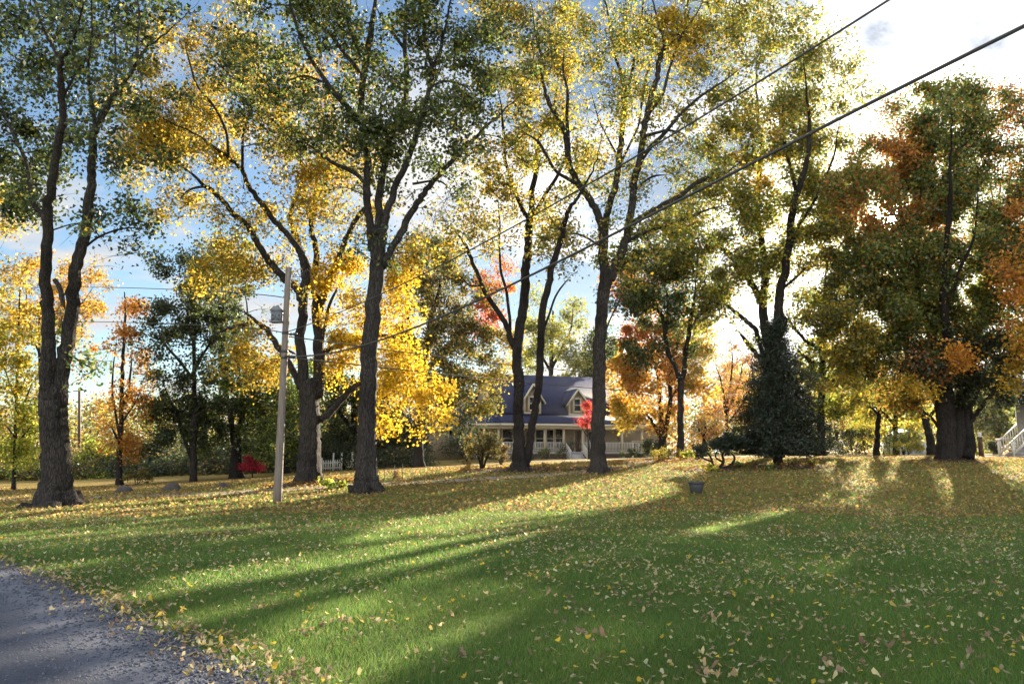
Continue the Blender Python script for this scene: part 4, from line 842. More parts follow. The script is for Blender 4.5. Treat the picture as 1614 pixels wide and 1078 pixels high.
tree('background_tree', 'narrow upright orange tree in the gap right of the forked trunk', 'tree', 47, [
 [(188, 762, 14), (188, 730, 10), (190, 680, 9), (192, 620, 8), (195, 550, 6), (197, 490, 4), (197, 460, 2)], [(189, 690, 5), (180, 640, 4), (178, 580, 3), (182, 530, 2)], [(191, 650, 5), (203, 600, 4), (208, 550, 3)], [(190, 670, 4), (210, 640, 3), (220, 610, 2)], [(189, 700, 4), (172, 670, 3)],
], [(195, 495, 20, 34, .9, {'rust': 1, 'orange': 1}), (180, 555, 26, 38, 1.0), (213, 590, 20, 30, 1.2), (190, 620, 26, 36, 1.3), (206, 690, 20, 22, 1.4), (178, 690, 16, 18, 1.2), (216, 640, 12, 18, 1.0), (205, 540, 18, 30, .9)], {'orange': 3, 'rust': .8}, leaf=.17, group='background trees at the left', key='slim', bark='bark_dark')
tree('background_tree', 'dark blue green tree right of the narrow orange tree', 'tree', 48, [
 [(305, 762, 14), (305, 720, 12), (306, 650, 10), (306, 580, 8), (305, 500, 6), (300, 440, 3)], [(304, 730, 8), (292, 695, 7), (282, 670, 6), (270, 630, 4), (250, 590, 3)], [(306, 600, 6), (280, 565, 5), (261, 543, 4), (245, 510, 3)], [(306, 580, 6), (330, 540, 4), (345, 500, 3)], [(305, 660, 5), (330, 640, 3)], [(305, 540, 4), (275, 490, 3), (255, 460, 2)],
], [(262, 495, 42, 30, 1.2), (288, 440, 44, 34, 1.3), (240, 548, 34, 36, 1.3), (300, 565, 52, 44, 1.6), (262, 625, 44, 38, 1.7), (320, 650, 44, 42, 1.8), (315, 400, 32, 26, .9), (330, 500, 40, 50, 1.4), (260, 680, 40, 30, 1.6), (235, 600, 24, 30, 1.3)],
 {'darkshade': 2, 'dkgreen': 3}, leaf=.19, group='background trees at the left', key='b4', bark='bark_dark')
tree('background_tree', 'tall mid green tree left of the utility pole', 'tree', 51, [
 [(371, 757, 24), (371, 720, 20), (374, 690, 16)], [(372, 700, 11), (379, 660, 10), (385, 600, 8), (390, 520, 5), (385, 440, 3)], [(370, 700, 11), (362, 660, 10), (356, 610, 8), (350, 540, 6), (350, 460, 4), (348, 400, 3)], [(384, 620, 6), (410, 590, 4), (430, 560, 3)], [(358, 620, 6), (335, 590, 4)],
], [(352, 405, 46, 34, 1.2), (335, 450, 46, 40, 1.2), (382, 600, 46, 46, 1.4), (345, 620, 44, 44, 1.4), (410, 650, 42, 42, 1.6), (430, 600, 36, 42, 1.3), (360, 520, 42, 46, 1.2), (400, 690, 40, 26, 1.5), (330, 690, 30, 24, 1.5)],
 {'green': 2.5, 'dkgreen': 2, 'yelgreen': .4}, leaf=.19, group='background trees at the left', key='b5', bark='bark_dark')
tree('background_tree', 'bright green tree behind the golden tree and the pole', 'tree', 58, [
 [(450, 750, 16), (450, 700, 13), (452, 640, 10), (455, 580, 6)], [(451, 670, 6), (430, 630, 4)], [(451, 660, 6), (475, 620, 4)],
], [(440, 640, 44, 40, 1.4), (470, 600, 40, 44, 1.3), (430, 690, 40, 28, 1.5), (460, 670, 34, 30, 1.4)], {'green': 2, 'yelgreen': .7}, leaf=.22, clump=.9, group='background trees at the left', key='b6', bark='bark_dark')
tree('background_tree', 'dark green spreading tree above the white picket fence', 'tree', 64, [
 [(560, 738, 18), (560, 700, 15), (558, 650, 12), (556, 590, 6)], [(559, 680, 8), (535, 650, 6), (520, 620, 4)], [(559, 680, 8), (590, 650, 6), (610, 620, 3)],
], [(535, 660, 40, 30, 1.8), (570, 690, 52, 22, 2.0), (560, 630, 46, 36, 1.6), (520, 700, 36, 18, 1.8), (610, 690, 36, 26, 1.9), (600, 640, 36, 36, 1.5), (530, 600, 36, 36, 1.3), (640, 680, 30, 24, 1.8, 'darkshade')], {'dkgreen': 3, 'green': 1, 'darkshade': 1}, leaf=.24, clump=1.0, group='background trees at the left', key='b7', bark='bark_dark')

# ------------------------------------------------------------------ low planting
def leaf_volume(name, pts, size, cols, mat, label, cat, kind=None, group=None, parent=None, up=.3, aspect=.8):
    mb, c = leaf_mesh(pts, size, np.clip(cols, 0, .9), up, aspect, carve=False)
    me = mb.mesh(name); face_colors(me, c)
    o = link(name, me, M[mat], parent)
    return tag(o, label, cat, group, kind)

def clumps(centers, radii, per, pal):
    pos, col = [], []
    for c, r in zip(centers, radii):
        n = max(4, int(per * rng.uniform(.5, 1.5)))
        pos.append(c + rng.normal(0, .5, (n, 3)) * r); col.append(pal_cols(pal() if callable(pal) else pal, n) * rng.normal(1, .13))
    return np.concatenate(pos), np.concatenate(col)

# far woods all along the horizon
def far_woods():
    pos, col = [], []
    for k in range(330):
        a = rng.uniform(-1.05, 1.05); y = rng.uniform(104, 132); x = a * y
        z0 = g1(x, y); px = 807 + F * x / y
        h = rng.uniform(5.5, 9.5) if px < 640 else rng.uniform(5, 8.5) if px < 1150 else rng.uniform(7, 12)
        if 120 < px < 180: h = rng.uniform(7.5, 9)
        pal = [{'olive': 2, 'gold': 1, 'brown': 1}, {'olive': 1, 'brown': 1}, {'yelgreen': 1, 'olive': 1}, {'green': 1, 'olive': 1}, {'gold': 2, 'brown': 1}, {'rust': 1, 'brown': 1, 'gold': 1}][rng.integers(0, 6)]
        m = 13; t = rng.random(m)
        cen = np.column_stack([x + rng.normal(0, 1.9, m) * (1.15 - .5 * t), y + rng.normal(0, 1.6, m), z0 + .5 + t * h])
        p, c = clumps(cen, np.full(m, 1.7), 36, pal); pos.append(p); col.append(c)
    pos = np.concatenate(pos); pos[:, 2] = np.maximum(pos[:, 2], gz(pos[:, 0], pos[:, 1]) + .1)
    leaf_volume('far_woods', pos, .42, np.concatenate(col), 'leaf', 'distant autumn woodland closing the horizon', 'woods', 'stuff')
far_woods()

def undergrowth():
    pos, col = [], []
    for k in range(760):
        px = rng.uniform(-150, 660); Y = rng.uniform(60, 72)
        c0 = P(px, 740, Y); z0 = g1(c0[0], Y); front = (Y - 60) / 12
        h = (.5 + 2.1 * front) * rng.uniform(.5, 1.3)
        if px > 190: h *= 1.55
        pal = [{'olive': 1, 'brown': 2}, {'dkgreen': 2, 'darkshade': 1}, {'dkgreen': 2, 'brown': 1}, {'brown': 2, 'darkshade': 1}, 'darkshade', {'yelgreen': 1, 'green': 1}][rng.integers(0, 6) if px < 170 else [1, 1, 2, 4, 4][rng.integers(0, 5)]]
        m = 4; cen = np.column_stack([c0[0] + rng.normal(0, .7, m), Y + rng.normal(0, .5, m), z0 + .15 + rng.random(m) * h])
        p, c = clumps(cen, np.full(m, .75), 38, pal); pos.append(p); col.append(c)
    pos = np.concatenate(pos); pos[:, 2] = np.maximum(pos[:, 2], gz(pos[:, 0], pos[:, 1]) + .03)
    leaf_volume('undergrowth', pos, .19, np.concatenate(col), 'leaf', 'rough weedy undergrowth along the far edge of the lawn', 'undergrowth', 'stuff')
undergrowth()

def shrub(name, label, px, py, Y, w, h, pal, cat='shrub', group=None, leaf=.1, dens=2.0, stems=5, bark='bark_dark', flat=.8, spiky=0, clear=.25):
    """w, h in photo pixels; stems fan out of the ground and carry leaf clumps"""
    b = P(px, py, Y); z0 = g1(b[0], Y); b[2] = z0; m = Y / F; W, H_ = w * m / 2, h * m
    root = empty(name, tuple(b), label, cat, group)
    sm = MB(); cen = []
    for i in range(stems):
        a = rng.uniform(0, 6.28); r = W * rng.uniform(.25, .8)
        tip = b + np.array([math.cos(a) * r, math.sin(a) * r, H_ * rng.uniform(.55, .9)])
        mid = b + (tip - b) * .5 + np.array([rng.normal(0, .1) * W, rng.normal(0, .1) * W, .1 * H_])
        p = smooth_path([b + rng.normal(0, .03, 3) * [1, 1, 0] - [0, 0, .03], mid, tip], 4)
        sm.tube(p, np.linspace(.022, .007, len(p)) * max(.7, H_), 5); cen.append(tip)
    obj('stems', sm, M[bark], root)
    k = max(6, int(W * H_ * 9)); k = min(k, 90)
    d = rng.normal(0, 1, (k, 3)); d /= np.linalg.norm(d, axis=1)[:, None]; d *= rng.random((k, 1)) ** .4
    c = b + np.array([0, 0, H_ * (.5 + clear / 2)]) + d * np.array([W, W * flat, H_ * (.5 - clear / 2)])
    rc = max(.1, min(W, H_) * .28)
    n_leaf = dens * math.pi * W * H_ / 2 / (.2 * leaf * leaf)
    pos, col = clumps(c, np.full(k, rc), n_leaf / k, pal)
    pos[:, 2] = np.maximum(pos[:, 2], gz(pos[:, 0], pos[:, 1]) + .02)
    leaf_volume('foliage', pos, leaf, col, 'leaf', None, None, parent=root, aspect=.35 if spiky else .8)
    return root

BED = 'plants in the mulch beds'
shrub('shrub', 'dark rounded shrub on thin stems on the mulch left of the twin trunk tree', 760, 752, 38, 62, 56, {'olive': 1, 'dkgreen': 2, 'brown': 2}, leaf=.08, dens=1.7, group=BED, stems=9, clear=.35)
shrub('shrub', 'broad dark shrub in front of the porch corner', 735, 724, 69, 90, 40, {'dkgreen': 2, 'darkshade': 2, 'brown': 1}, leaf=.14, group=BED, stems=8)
shrub('shrub', 'low olive shrub under the porch railing left of the steps', 862, 723, 71, 50, 15, {'olive': 1, 'dkgreen': 2}, leaf=.12, group=BED)
shrub('shrub', 'low green shrub under the porch railing beside the twin trunk', 826, 723, 71, 40, 13, {'dkgreen': 2, 'green': 1}, leaf=.12, group=BED)
shrub('shrub', 'dark green shrub under the right end of the porch', 992, 721, 71, 46, 13, {'dkgreen': 3}, leaf=.12, group=BED)
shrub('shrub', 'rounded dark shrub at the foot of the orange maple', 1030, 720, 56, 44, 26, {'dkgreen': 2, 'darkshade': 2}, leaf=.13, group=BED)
shrub('shrub', 'sunlit straw coloured clump at the foot of the slim forked maple', 1052, 730, 44, 50, 22, {'olive': 2, 'gold': 1}, leaf=.09, spiky=1, group=BED, clear=0)
shrub('shrub', 'small bright yellow green shrub right of the slim forked maple', 1086, 726, 43.5, 24, 16, 'yelgreen', leaf=.09, group=BED, clear=0)
shrub('hosta_plant', 'pale yellow green hosta below the twisted juniper', 1116, 744, 34.5, 26, 13, {'yelgreen': 2, 'yellow': 1}, cat='plant', leaf=.15, group=BED, clear=0)
shrub('hosta_plant', 'green and yellow hosta at the foot of the centre trunk', 527, 764, 29.6, 44, 24, {'yelgreen': 2, 'green': 1.5}, cat='plant', leaf=.16, group=BED, clear=0)
shrub('hosta_plant', 'small pale green plant at the foot of the conifer', 1208, 742, 34.4, 24, 11, {'green': 2, 'yelgreen': 1}, cat='plant', leaf=.11, group=BED, clear=0)
shrub('hosta_plant', 'low green plants between hosta and conifer trunk', 1165, 740, 35, 40, 12, {'green': 2, 'olive': 1}, cat='plant', leaf=.12, group=BED, clear=0)
shrub('hosta_plant', 'pale leaves sprouting right of the conifer trunk', 1282, 737, 35.5, 26, 11, {'olive': 1, 'brown': 1}, cat='plant', leaf=.11, group=BED, clear=0)
shrub('ornamental_grass', 'dry straw tuft left of the dark rounded shrub', 735, 756, 36.6, 28, 22, {'brown': 2, 'gold': 1}, cat='grass clump', leaf=.13, spiky=1, group=BED, clear=0)
shrub('ornamental_grass', 'dry brown tuft between the twin trunks and the next big trunk', 880, 748, 36, 60, 18, {'brown': 2, 'olive': 1}, cat='grass clump', leaf=.12, spiky=1, group=BED, clear=0)
shrub('shrub', 'dark spreading shrub with dried heads on the bed left of the twin trunk', 790, 742, 44, 40, 30, {'brown': 2, 'darkshade': 2}, leaf=.09, dens=1.2, group=BED)
shrub('shrub', 'yellow sunlit shrub below the big maple on the right', 1432, 722, 55, 50, 22, {'yelgreen': 2, 'yellow': 1}, leaf=.12, group='shrubs behind the right lawn')
shrub('shrub', 'mixed green shrub left of the leaning trunk', 1425, 716, 59, 60, 42, {'green': 2, 'olive': 2}, leaf=.15, dens=1.4, group='shrubs behind the right lawn')
shrub('shrub', 'small pale shrub at the foot of the brown post', 1540, 722, 52, 22, 14, {'yelgreen': 2}, leaf=.11, group='shrubs behind the right lawn')
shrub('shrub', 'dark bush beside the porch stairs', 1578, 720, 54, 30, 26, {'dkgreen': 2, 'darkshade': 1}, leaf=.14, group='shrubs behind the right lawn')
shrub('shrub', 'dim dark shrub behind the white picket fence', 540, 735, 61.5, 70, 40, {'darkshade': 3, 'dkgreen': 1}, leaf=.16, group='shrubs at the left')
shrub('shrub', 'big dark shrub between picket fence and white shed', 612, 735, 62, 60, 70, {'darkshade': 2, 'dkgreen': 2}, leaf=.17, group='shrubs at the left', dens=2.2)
shrub('shrub', 'rounded brown green bush at the foot of the narrow orange tree', 215, 765, 46, 60, 26, {'brown': 1, 'olive': 1, 'dkgreen': 1}, leaf=.13, group='shrubs at the left')
shrub('shrub', 'bright yellow green bush seen between forked trunk and distant pole', 150, 752, 63, 56, 60, {'yelgreen': 2, 'green': 1}, leaf=.2, group='shrubs at the left')

# little red maples
def red_maple(px, py, Y, w, h, top, label):
    b = P(px, py, Y); z0 = g1(b[0], Y)
    tree('japanese_maple', label, 'tree', Y, [[(px, py, 3), (px, py - (h * .4), 2.4), (px + 1, py - h * .7, 1.6)], [(px, py - h * .4, 2), (px - w * .25, py - h * .7, 1.2)], [(px, py - h * .4, 2), (px + w * .25, py - h * .75, 1.2)]],
         [(px, top, w * .42, h * .24, 2.2), (px - w * .2, top + 5, w * .25, h * .18, 2.0), (px + w * .22, top + 5, w * .25, h * .18, 2.0)], 'crimson', leaf=.11, clump=.25, flare=(.3, .1, 3), bark='bark_dark', twigs=2, key='jap' + str(px), sides=8)
red_maple(398, 757, 50, 36, 36, 731, 'small crimson ornamental maple on the lawn left of the pole')
tree('japanese_maple', 'slender scarlet maple against the porch roof beside the tall centre right trunk', 'tree', 62, [[(928, 722, 4), (927, 690, 3), (924, 660, 2)], [(927, 690, 2), (915, 668, 1.5)], [(926, 675, 2), (928, 645, 1.2)]],
     [(928, 647, 7, 11, 1.6), (923, 660, 9, 7, 1.2), (912, 667, 9, 4, .8), (931, 668, 8, 9, 1.0)], {'crimson': 2, 'red': 2}, leaf=.14, clump=.35, flare=(.3, .1, 3), bark='bark_dark', twigs=2, key='jap2', sides=8)

# twisted juniper
jb = P(1132, 740, 35)
tree('juniper', 'low spreading dark juniper with twisted bare stems left of the conifer', 'shrub', 35, [[(1130, 741, 6), (1124, 730, 5), (1120, 718, 4), (1112, 708, 3)], [(1132, 740, 6), (1140, 728, 5), (1138, 716, 4), (1148, 706, 3)], [(1134, 741, 5), (1152, 732, 5), (1158, 720, 4), (1150, 708, 3)], [(1124, 728, 4), (1108, 722, 3), (1102, 712, 2)], [(1140, 728, 4), (1128, 720, 3), (1132, 704, 2)]],
     [(1122, 703, 30, 11, 3.4), (1150, 697, 24, 12, 3.4), (1104, 711, 14, 8, 2.6), (1135, 693, 22, 8, 2.6)], 'needle', leaf=.1, clump=.22, flare=(.1, .1, 3), bark='bark_dark', leafmat='needle', aspect=.4, twigs=4, key='jun', sides=8)

# conifer: whorled limbs with drooping needle sprays
def conifer():
    Y = 36.5; b = P(1226, 737, Y); z0 = g1(b[0], Y)
    root = empty('conifer_tree', (b[0], Y, z0), 'dense dark conifer with short bare trunk standing on the lawn', 'tree')
    tm = MB(); top = P(1221, 512, Y)
    base = np.array([b[0], Y, z0 - .1])
    tm.tube(smooth_path([base, base * .6 + top * .4 + [.1, 0, 0], top], 6), np.linspace(.19, .03, 13), 12, rough=.12, flare=(.6, .2, 4))
    pos, col = [], []
    prof = [(706, 55, 62), (700, 80, 78), (690, 88, 84), (675, 78, 78), (660, 62, 70), (645, 60, 66), (630, 56, 62), (615, 51, 54), (600, 46, 52), (585, 40, 50), (570, 34, 42), (555, 28, 32), (540, 22, 20), (525, 15, 13), (512, 8, 8)]
    m = Y / F
    for py, wl, wr in prof:
        ctr = P(1224, py, Y)
        nb = int(9 + wl * .16)
        for i in range(nb):
            a = 6.283 * (i + rng.random()) / nb
            r = (wl if math.cos(a) < 0 else wr) * m * rng.choice([.55, .8, .95, 1.05, 1.22], p=[.15, .25, .3, .2, .1]) * rng.uniform(.92, 1.08)
            tip = ctr + np.array([math.cos(a) * r, math.sin(a) * r * .95, rng.uniform(-.35, .3) - .06 * r])
            st = np.array([base[0] + (top[0] - base[0]) * .3, Y, ctr[2] - .05])
            p = smooth_path([st, (st + tip) / 2 + [0, 0, .12 * r], tip], 4)
            tm.tube(p, np.linspace(.035, .008, len(p)), 4, cap=False)
            k = int(10 + r * 8)
            t = rng.random(k) ** .6
            cc = st + (tip - st) * (.15 + .88 * t[:, None]) + np.column_stack([rng.normal(0, .12, k), rng.normal(0, .12, k), rng.normal(0, .09, k)]) * (1 + r * .3)
            for c in cc:
                n = 16; pos.append(c + rng.normal(0, 1, (n, 3)) * [.12, .12, .08]); col.append(pal_cols('needle', n) * rng.normal(1, .18))
    obj('trunk', tm, M['bark_dark'], root, True)
    pos = np.concatenate(pos)
    pos[:, 2] = np.maximum(pos[:, 2], gz(pos[:, 0], pos[:, 1]) + .55)
    leaf_volume('crown', pos, .115, np.concatenate(col), 'needle', None, None, parent=root, up=.1, aspect=.33)
conifer()

# clipped hedge behind the conifer
def hedge(label, pxa, pxb, py, Y, h, depth, pal):
    a, b = P(pxa, py, Y), P(pxb, py, Y); n = int((b[0] - a[0]) * h * depth * 26)
    x = rng.uniform(a[0], b[0], n); y = Y + rng.uniform(-.5, .5, n) * depth; z = gz(x, y) + h * rng.random(n) ** .8
    root = empty('hedge', (a[0], Y, g1(a[0], Y)), label, 'hedge', 'clipped hedges')
    sm = MB()
    for xx in np.arange(a[0], b[0], .55):
        yy = Y + rng.normal(0, .15); zz = g1(xx, yy)
        sm.tube([[xx, yy, zz - .05], [xx + rng.normal(0, .1), yy, zz + h * .5], [xx + rng.normal(0, .2), yy, zz + h * .9]], [.035, .025, .01], 5)
    obj('stems', sm, M['twig'], root)
    pos, col = clumps(np.column_stack([x, y, z]), np.full(n, .2), 26, pal)
    pos[:, 2] = np.maximum(pos[:, 2], gz(pos[:, 0], pos[:, 1]) + .05)
    leaf_volume('foliage', pos, .1, col, 'leaf', None, None, parent=root)
hedge('long dark clipped hedge between the conifer and the crooked small tree', 1255, 1372, 717, 56, 1.75, 1.3, {'dkgreen': 3, 'darkshade': 1, 'olive': .5})
hedge('lighter end of hedge right of the crooked small tree', 1392, 1430, 716, 58, 1.5, 1.2, {'green': 2, 'olive': 2})

# mulch beds
def bed(label, px, py, Y, w, d, mat, n=900, pal=None):
    c = P(px, py, Y); mb = MB(); k = 28
    th = np.linspace(0, 6.283, k, endpoint=False); rr = 1 + .14 * np.sin(3 * th + px) + .09 * np.sin(5 * th)
    rings = []
    for f, hh in ((1.0, .015), (.8, .07), (.45, .12), (0.02, .14)):
        x = c[0] + np.cos(th) * w * rr * f; y = Y + np.sin(th) * d * rr * f
        rings.append(np.column_stack([x, y, gz(x, y) + hh]))
    q = [[i * k + j, i * k + (j + 1) % k, (i + 1) * k + (j + 1) % k, (i + 1) * k + j] for i in range(3) for j in range(k)]
    mb.add(np.concatenate(rings), q)
    o = tag(obj('mulch_bed', mb, mat, None, True), label, 'planting bed', kind='structure')
    a = rng.uniform(0, 6.283, n); r = np.sqrt(rng.random(n)) * 1.05
    x = c[0] + np.cos(a) * r * w; y = Y + np.sin(a) * r * d
    leaf_volume('fallen_leaves', np.column_stack([x, y, gz(x, y) + .15 * (1 - r) + .05]), .13, pal_cols(pal or {'brown': 3, 'gold': .6, 'rust': 1}, n), 'litter', 'brown leaves lying on the planting bed', 'leaves', 'stuff', up=1.2)
bed('dark mulch bed round the twin trunk tree', 850, 746, 37.2, 4.2, 1.5, M['soil'])
bed('mulch bed below the slim forked maple', 1052, 732, 42.5, 3.4, 2.2, M['soil'], 1300, {'brown': 2, 'rust': 2, 'gold': .6})
bed('mulch bed under conifer and juniper', 1190, 741, 35.8, 3.6, 1.5, M['soil'], 900)
bed('leafy bed round the golden tree', 505, 760, 32.8, 2.4, 1.2, M['soil'], 700)
bed('dark bed under the big right maple', 1500, 728, 39, 1.9, 1.2, M['soil'], 260, 'brown')

# ------------------------------------------------------------------ boulders, tub
def boulder(px, py, Y, w, h, label):
    b = P(px, py, Y); z0 = g1(b[0], Y); W, H_ = w * Y / F / 2, h * Y / F
    th = np.linspace(0, 6.283, 26, endpoint=False); ph = np.linspace(0, 1.5, 11)
    a = rng.uniform(0, 6.28, 6); v = []
    for p in ph:
        r = math.cos(p) ** .75
        bump = 1 + .07 * np.sin(2 * th + a[0] + p) + .06 * np.sin(3 * th + a[1] - 2 * p) + .03 * np.sin(7 * th + a[2] + 3 * p) + rng.normal(0, .012, 26)
        v.append(np.column_stack([b[0] + W * r * np.cos(th) * bump, Y + W * .8 * r * np.sin(th) * bump, z0 - .08 + (H_ + .08) * math.sin(p) * (1 + .06 * np.cos(th + a[3])) + 0 * th]))
    q = [[i * 26 + j, i * 26 + (j + 1) % 26, (i + 1) * 26 + (j + 1) % 26, (i + 1) * 26 + j] for i in range(10) for j in range(26)]
    t = [[10 * 26 + j, 10 * 26 + (j + 1) % 26, 11 * 26] for j in range(26)]
    mb = MB(); mb.add(np.concatenate(v + [np.array([[b[0], Y, z0 + H_]])]), q, t)
    tag(obj('boulder', mb, M['stone'], None, True), label, 'boulder', 'boulders along the drive')
boulder(196, 780, 33.5, 27, 11, 'pale grey boulder nearest the forked trunk beside the drive')
boulder(270, 778, 33.5, 28, 12, 'tallest dark boulder, middle one of three beside the drive')
boulder(352, 775, 33.5, 22, 8, 'small flat dark boulder nearest the utility pole')

def lathe(mb, ctr, prof, k=28):
    th = np.linspace(0, 6.283185, k, endpoint=False)
    v = np.concatenate([np.column_stack([ctr[0] + r * np.cos(th), ctr[1] + r * np.sin(th), np.full(k, ctr[2] + z)]) for r, z in prof])
    mb.add(v, [[i * k + j, i * k + (j + 1) % k, (i + 1) * k + (j + 1) % k, (i + 1) * k + j] for i in range(len(prof) - 1) for j in range(k)])
c = P(1098, 777, 27); c[2] = g1(c[0], 27)
root = empty('planter_tub', tuple(c), 'round dark grey planter tub standing alone on the lawn', 'planter')
mb = MB(); lathe(mb, c, [(.02, .012), (.185, .012), (.195, .02), (.235, .2), (.262, .33), (.24, .33), (.225, .26), (.02, .26)])
obj('tub', mb, M['tub'], root, True)
mb = MB(); lathe(mb, c, [(.262, .315), (.285, .318), (.287, .375), (.25, .375), (.247, .33)]); obj('rim', mb, M['dark_metal'], root, True)
mb = MB(); lathe(mb, c, [(.235, .29), (.15, .315), (.01, .325)]); obj('soil', mb, M['soil'], root, True)

# ------------------------------------------------------------------ utility pole, birdhouse, cables
PB = P(437, 794, 26); PB[2] = g1(PB[0], 26); PT = P(455, 422, 26)
def on_pole(py):
    t = (793 - py) / (793 - 422); return P(437 + 18 * t, py, 26)
root = empty('utility_pole', tuple(PB), 'weathered leaning wooden utility pole in front of the golden tree', 'utility pole')
mb = MB(); pts = np.array([PB - [0, 0, .2]] + [on_pole(y) for y in np.linspace(770, 422, 12)])
mb.tube(pts, np.linspace(.140, .098, len(pts)), 20, rough=.025); obj('shaft', mb, M['pole'], root, True)
mb = MB()
for py in (527, 556, 566):
    c_ = on_pole(py); d_ = on_pole(py - 4)
    mb = MB(); mb.tube([c_, d_], [.120, .120], 16); obj('clamp_band', mb, M['dark_metal'], root)
mb = MB(); a_ = on_pole(430)
mb.tube(smooth_path([a_ + [.08, -.05, 0], a_ + [.3, -.1, .02], a_ + [.42, -.12, -.1], a_ + [.5, -.1, .06], a_ + [.36, -.1, .1]], 5), .012, 6)
mb.tube(smooth_path([a_ + [.1, -.05, -.05], a_ + [.35, .05, -.14], a_ + [.62, .1, .12], a_ + [.8, .1, -.2], a_ + [1.0, .15, -.75]], 5), .012, 6)
obj('wire_loop', mb, M['cable'], root)
for py in (527, 563):
    mb = MB(); c_ = on_pole(py); mb.tube([c_ + [.12, -.02, 0], c_ + [.2, -.03, 0], c_ + [.24, -.03, 0], c_ + [.3, -.03, 0], c_ + [.4, -.04, .02]], [.02, .055, .03, .055, .02], 10); obj('insulator', mb, M['dark_metal'], root, True)
mb = MB(); c_ = P(446, 785, 25.85); mb.box(c_, (.012, .012, .3)); obj('tag_strip', mb, M['dark_metal'], root)

bc = P(437, 498, 25.95)
root = empty('birdhouse', tuple(bc), 'grey birdhouse with dark openings hung on the left side of the pole', 'birdhouse')
W_ = .36; s_ = 26 / F
mb = MB(); mb.box(bc + [0, 0, -.02], (.33, .3, .34)); mb.box(bc + [0, 0, -.21], (.42, .4, .035)); obj('body', mb, M['grey_box'], root)
mb = MB(); mb.prism([bc + [-.22, -.2, .155], bc + [.22, -.2, .155], bc + [.08, -.2, .30], bc + [-.08, -.2, .30]], [0, .4, 0]); mb.box(bc + [0, 0, .33], (.08, .08, .06)); obj('roof', mb, M['grey_box'], root)
for dx in (-.1, .1):
    for dz in (-.13, .0):
        mb = MB(); p_ = bc + [dx, -.153, dz]; mb.tube([p_, p_ + [0, -.008, 0]], [.032, .032], 12); obj('entrance_hole', mb, M['glass'], root)
mb = MB(); mb.bar(bc + [.1, 0, .05], bc + [.3, .02, .05], .04); obj('bracket', mb, M['dark_metal'], root)
mb = MB(); mb.bar(bc + [-.1, -.17, .1], bc + [.02, -.17, -.1], .02, .015); mb.bar(bc + [.02, -.17, .1], bc + [-.05, -.17, -.1], .02, .015); mb.bar(bc + [-.24, -.12, -.15], bc + [-.16, -.12, -.15], .02, .02); obj('perch', mb, M['grey_box'], root)

def cable(label, px_pts, far_px, far_Y, r, start=None, group='overhead cables', ext=None, twist=False):
    """traced points lie on one straight vertical plane between the pole and the far end"""
    A = on_pole(start) if start else None
    a2 = A[:2] if A is not None else None
    if isinstance(far_px, tuple): B2 = P(far_px[0], far_px[1], far_Y)[:2]
    pts = [A + np.array([.12, 0, 0]) if B2[0] > A[0] else A]
    d = B2 - a2
    for px, py in px_pts:
        dx, dy = (px - 807) / F, (539 - py) / F; k = dx / (CP - dy * SP)
        # a2 + t d, x = k y
        t = (k * a2[1] - a2[0]) / (d[0] - k * d[1]); y = a2[1] + t * d[1]
        pts.append(P(px, py, y))
    pts = np.array(pts)
    # smooth sag: quadratic in plan distance
    s = np.linalg.norm(pts[:, :2] - a2, axis=1); co_ = np.polyfit(s, pts[:, 2], 2 if len(s) < 6 else 3)
    L = np.linalg.norm(d) * (ext or 1.0); ss = np.linspace(.0, L, 60); u = d / np.linalg.norm(d)
    z = np.polyval(co_, ss); z += (pts[0, 2] - z[0]) * np.exp(-ss / 1.0)
    path = np.column_stack([a2 + ss[:, None] * u, z]); path[0] = A
    mb = MB()
    if twist:
        for k in range(3):
            ph = ss * 9 + k * 2.094; off_ = np.column_stack([np.cos(ph) * -u[1], np.cos(ph) * u[0], np.sin(ph)]) * r * .55
            fine = path + off_; mb.tube(fine, r * .62, 6)
    else: mb.tube(path, r, 6)
    tag(obj('cable', mb, M['cable'], None, True), label, 'cable', group)
cable('thick overhead cable running from the pole out through the top edge of the photo', [(600, 465), (730, 397), (780, 374), (912, 303), (1021, 237), (1092, 191), (1240, 99), (1405, 0)], (1405, 0), 9.0, .016, 524, ext=1.7)
cable('lower thick overhead cable running from the pole to the upper right edge', [(603, 535), (700, 497), (866, 421), (951, 376), (1021, 341), (1111, 294), (1240, 231), (1440, 130), (1614, 40)], (1614, 40), 8.0, .024, 561, ext=1.6)
cable('upper thin wire from the pole to the house side', [(603, 549), (686, 561), (789, 573), (873, 583), (1096, 599), (1170, 606)], (1170, 606), 66, .02, 530, ext=1.1)
cable('lower thin wire from the pole to the house side', [(595, 577), (686, 589), (806, 600), (929, 612), (1096, 621), (1170, 622)], (1170, 622), 66, .02, 563, ext=1.1)
def line_left(label, py, pts, Yf):
    cable(label, pts, pts[-1], Yf, .016, py)
line_left('thin upper wire running left from the pole', 470, [(330, 457), (200, 451), (60, 456), (-60, 462)], 60)
line_left('thin lower wire running left from the pole', 525, [(330, 508), (200, 508), (60, 509), (-60, 514)], 60)

root_p = P(124, 757, 70); z0 = g1(root_p[0], 70)
root = empty('utility_pole', (root_p[0], 70, z0), 'thin distant utility pole right of the forked trunk', 'utility pole')
mb = MB(); tp_ = P(125, 612, 70); mb.tube([[root_p[0], 70, z0 - .2], [(root_p[0] + tp_[0]) / 2, 70, (z0 + tp_[2]) / 2], tp_], [.14, .12, .1], 10); obj('shaft', mb, M['wood_dark'], root, True)
mb = MB(); mb.bar(tp_ + [-.5, 0, -.25], tp_ + [.5, 0, -.15], .07); obj('crossarm', mb, M['wood_dark'], root)

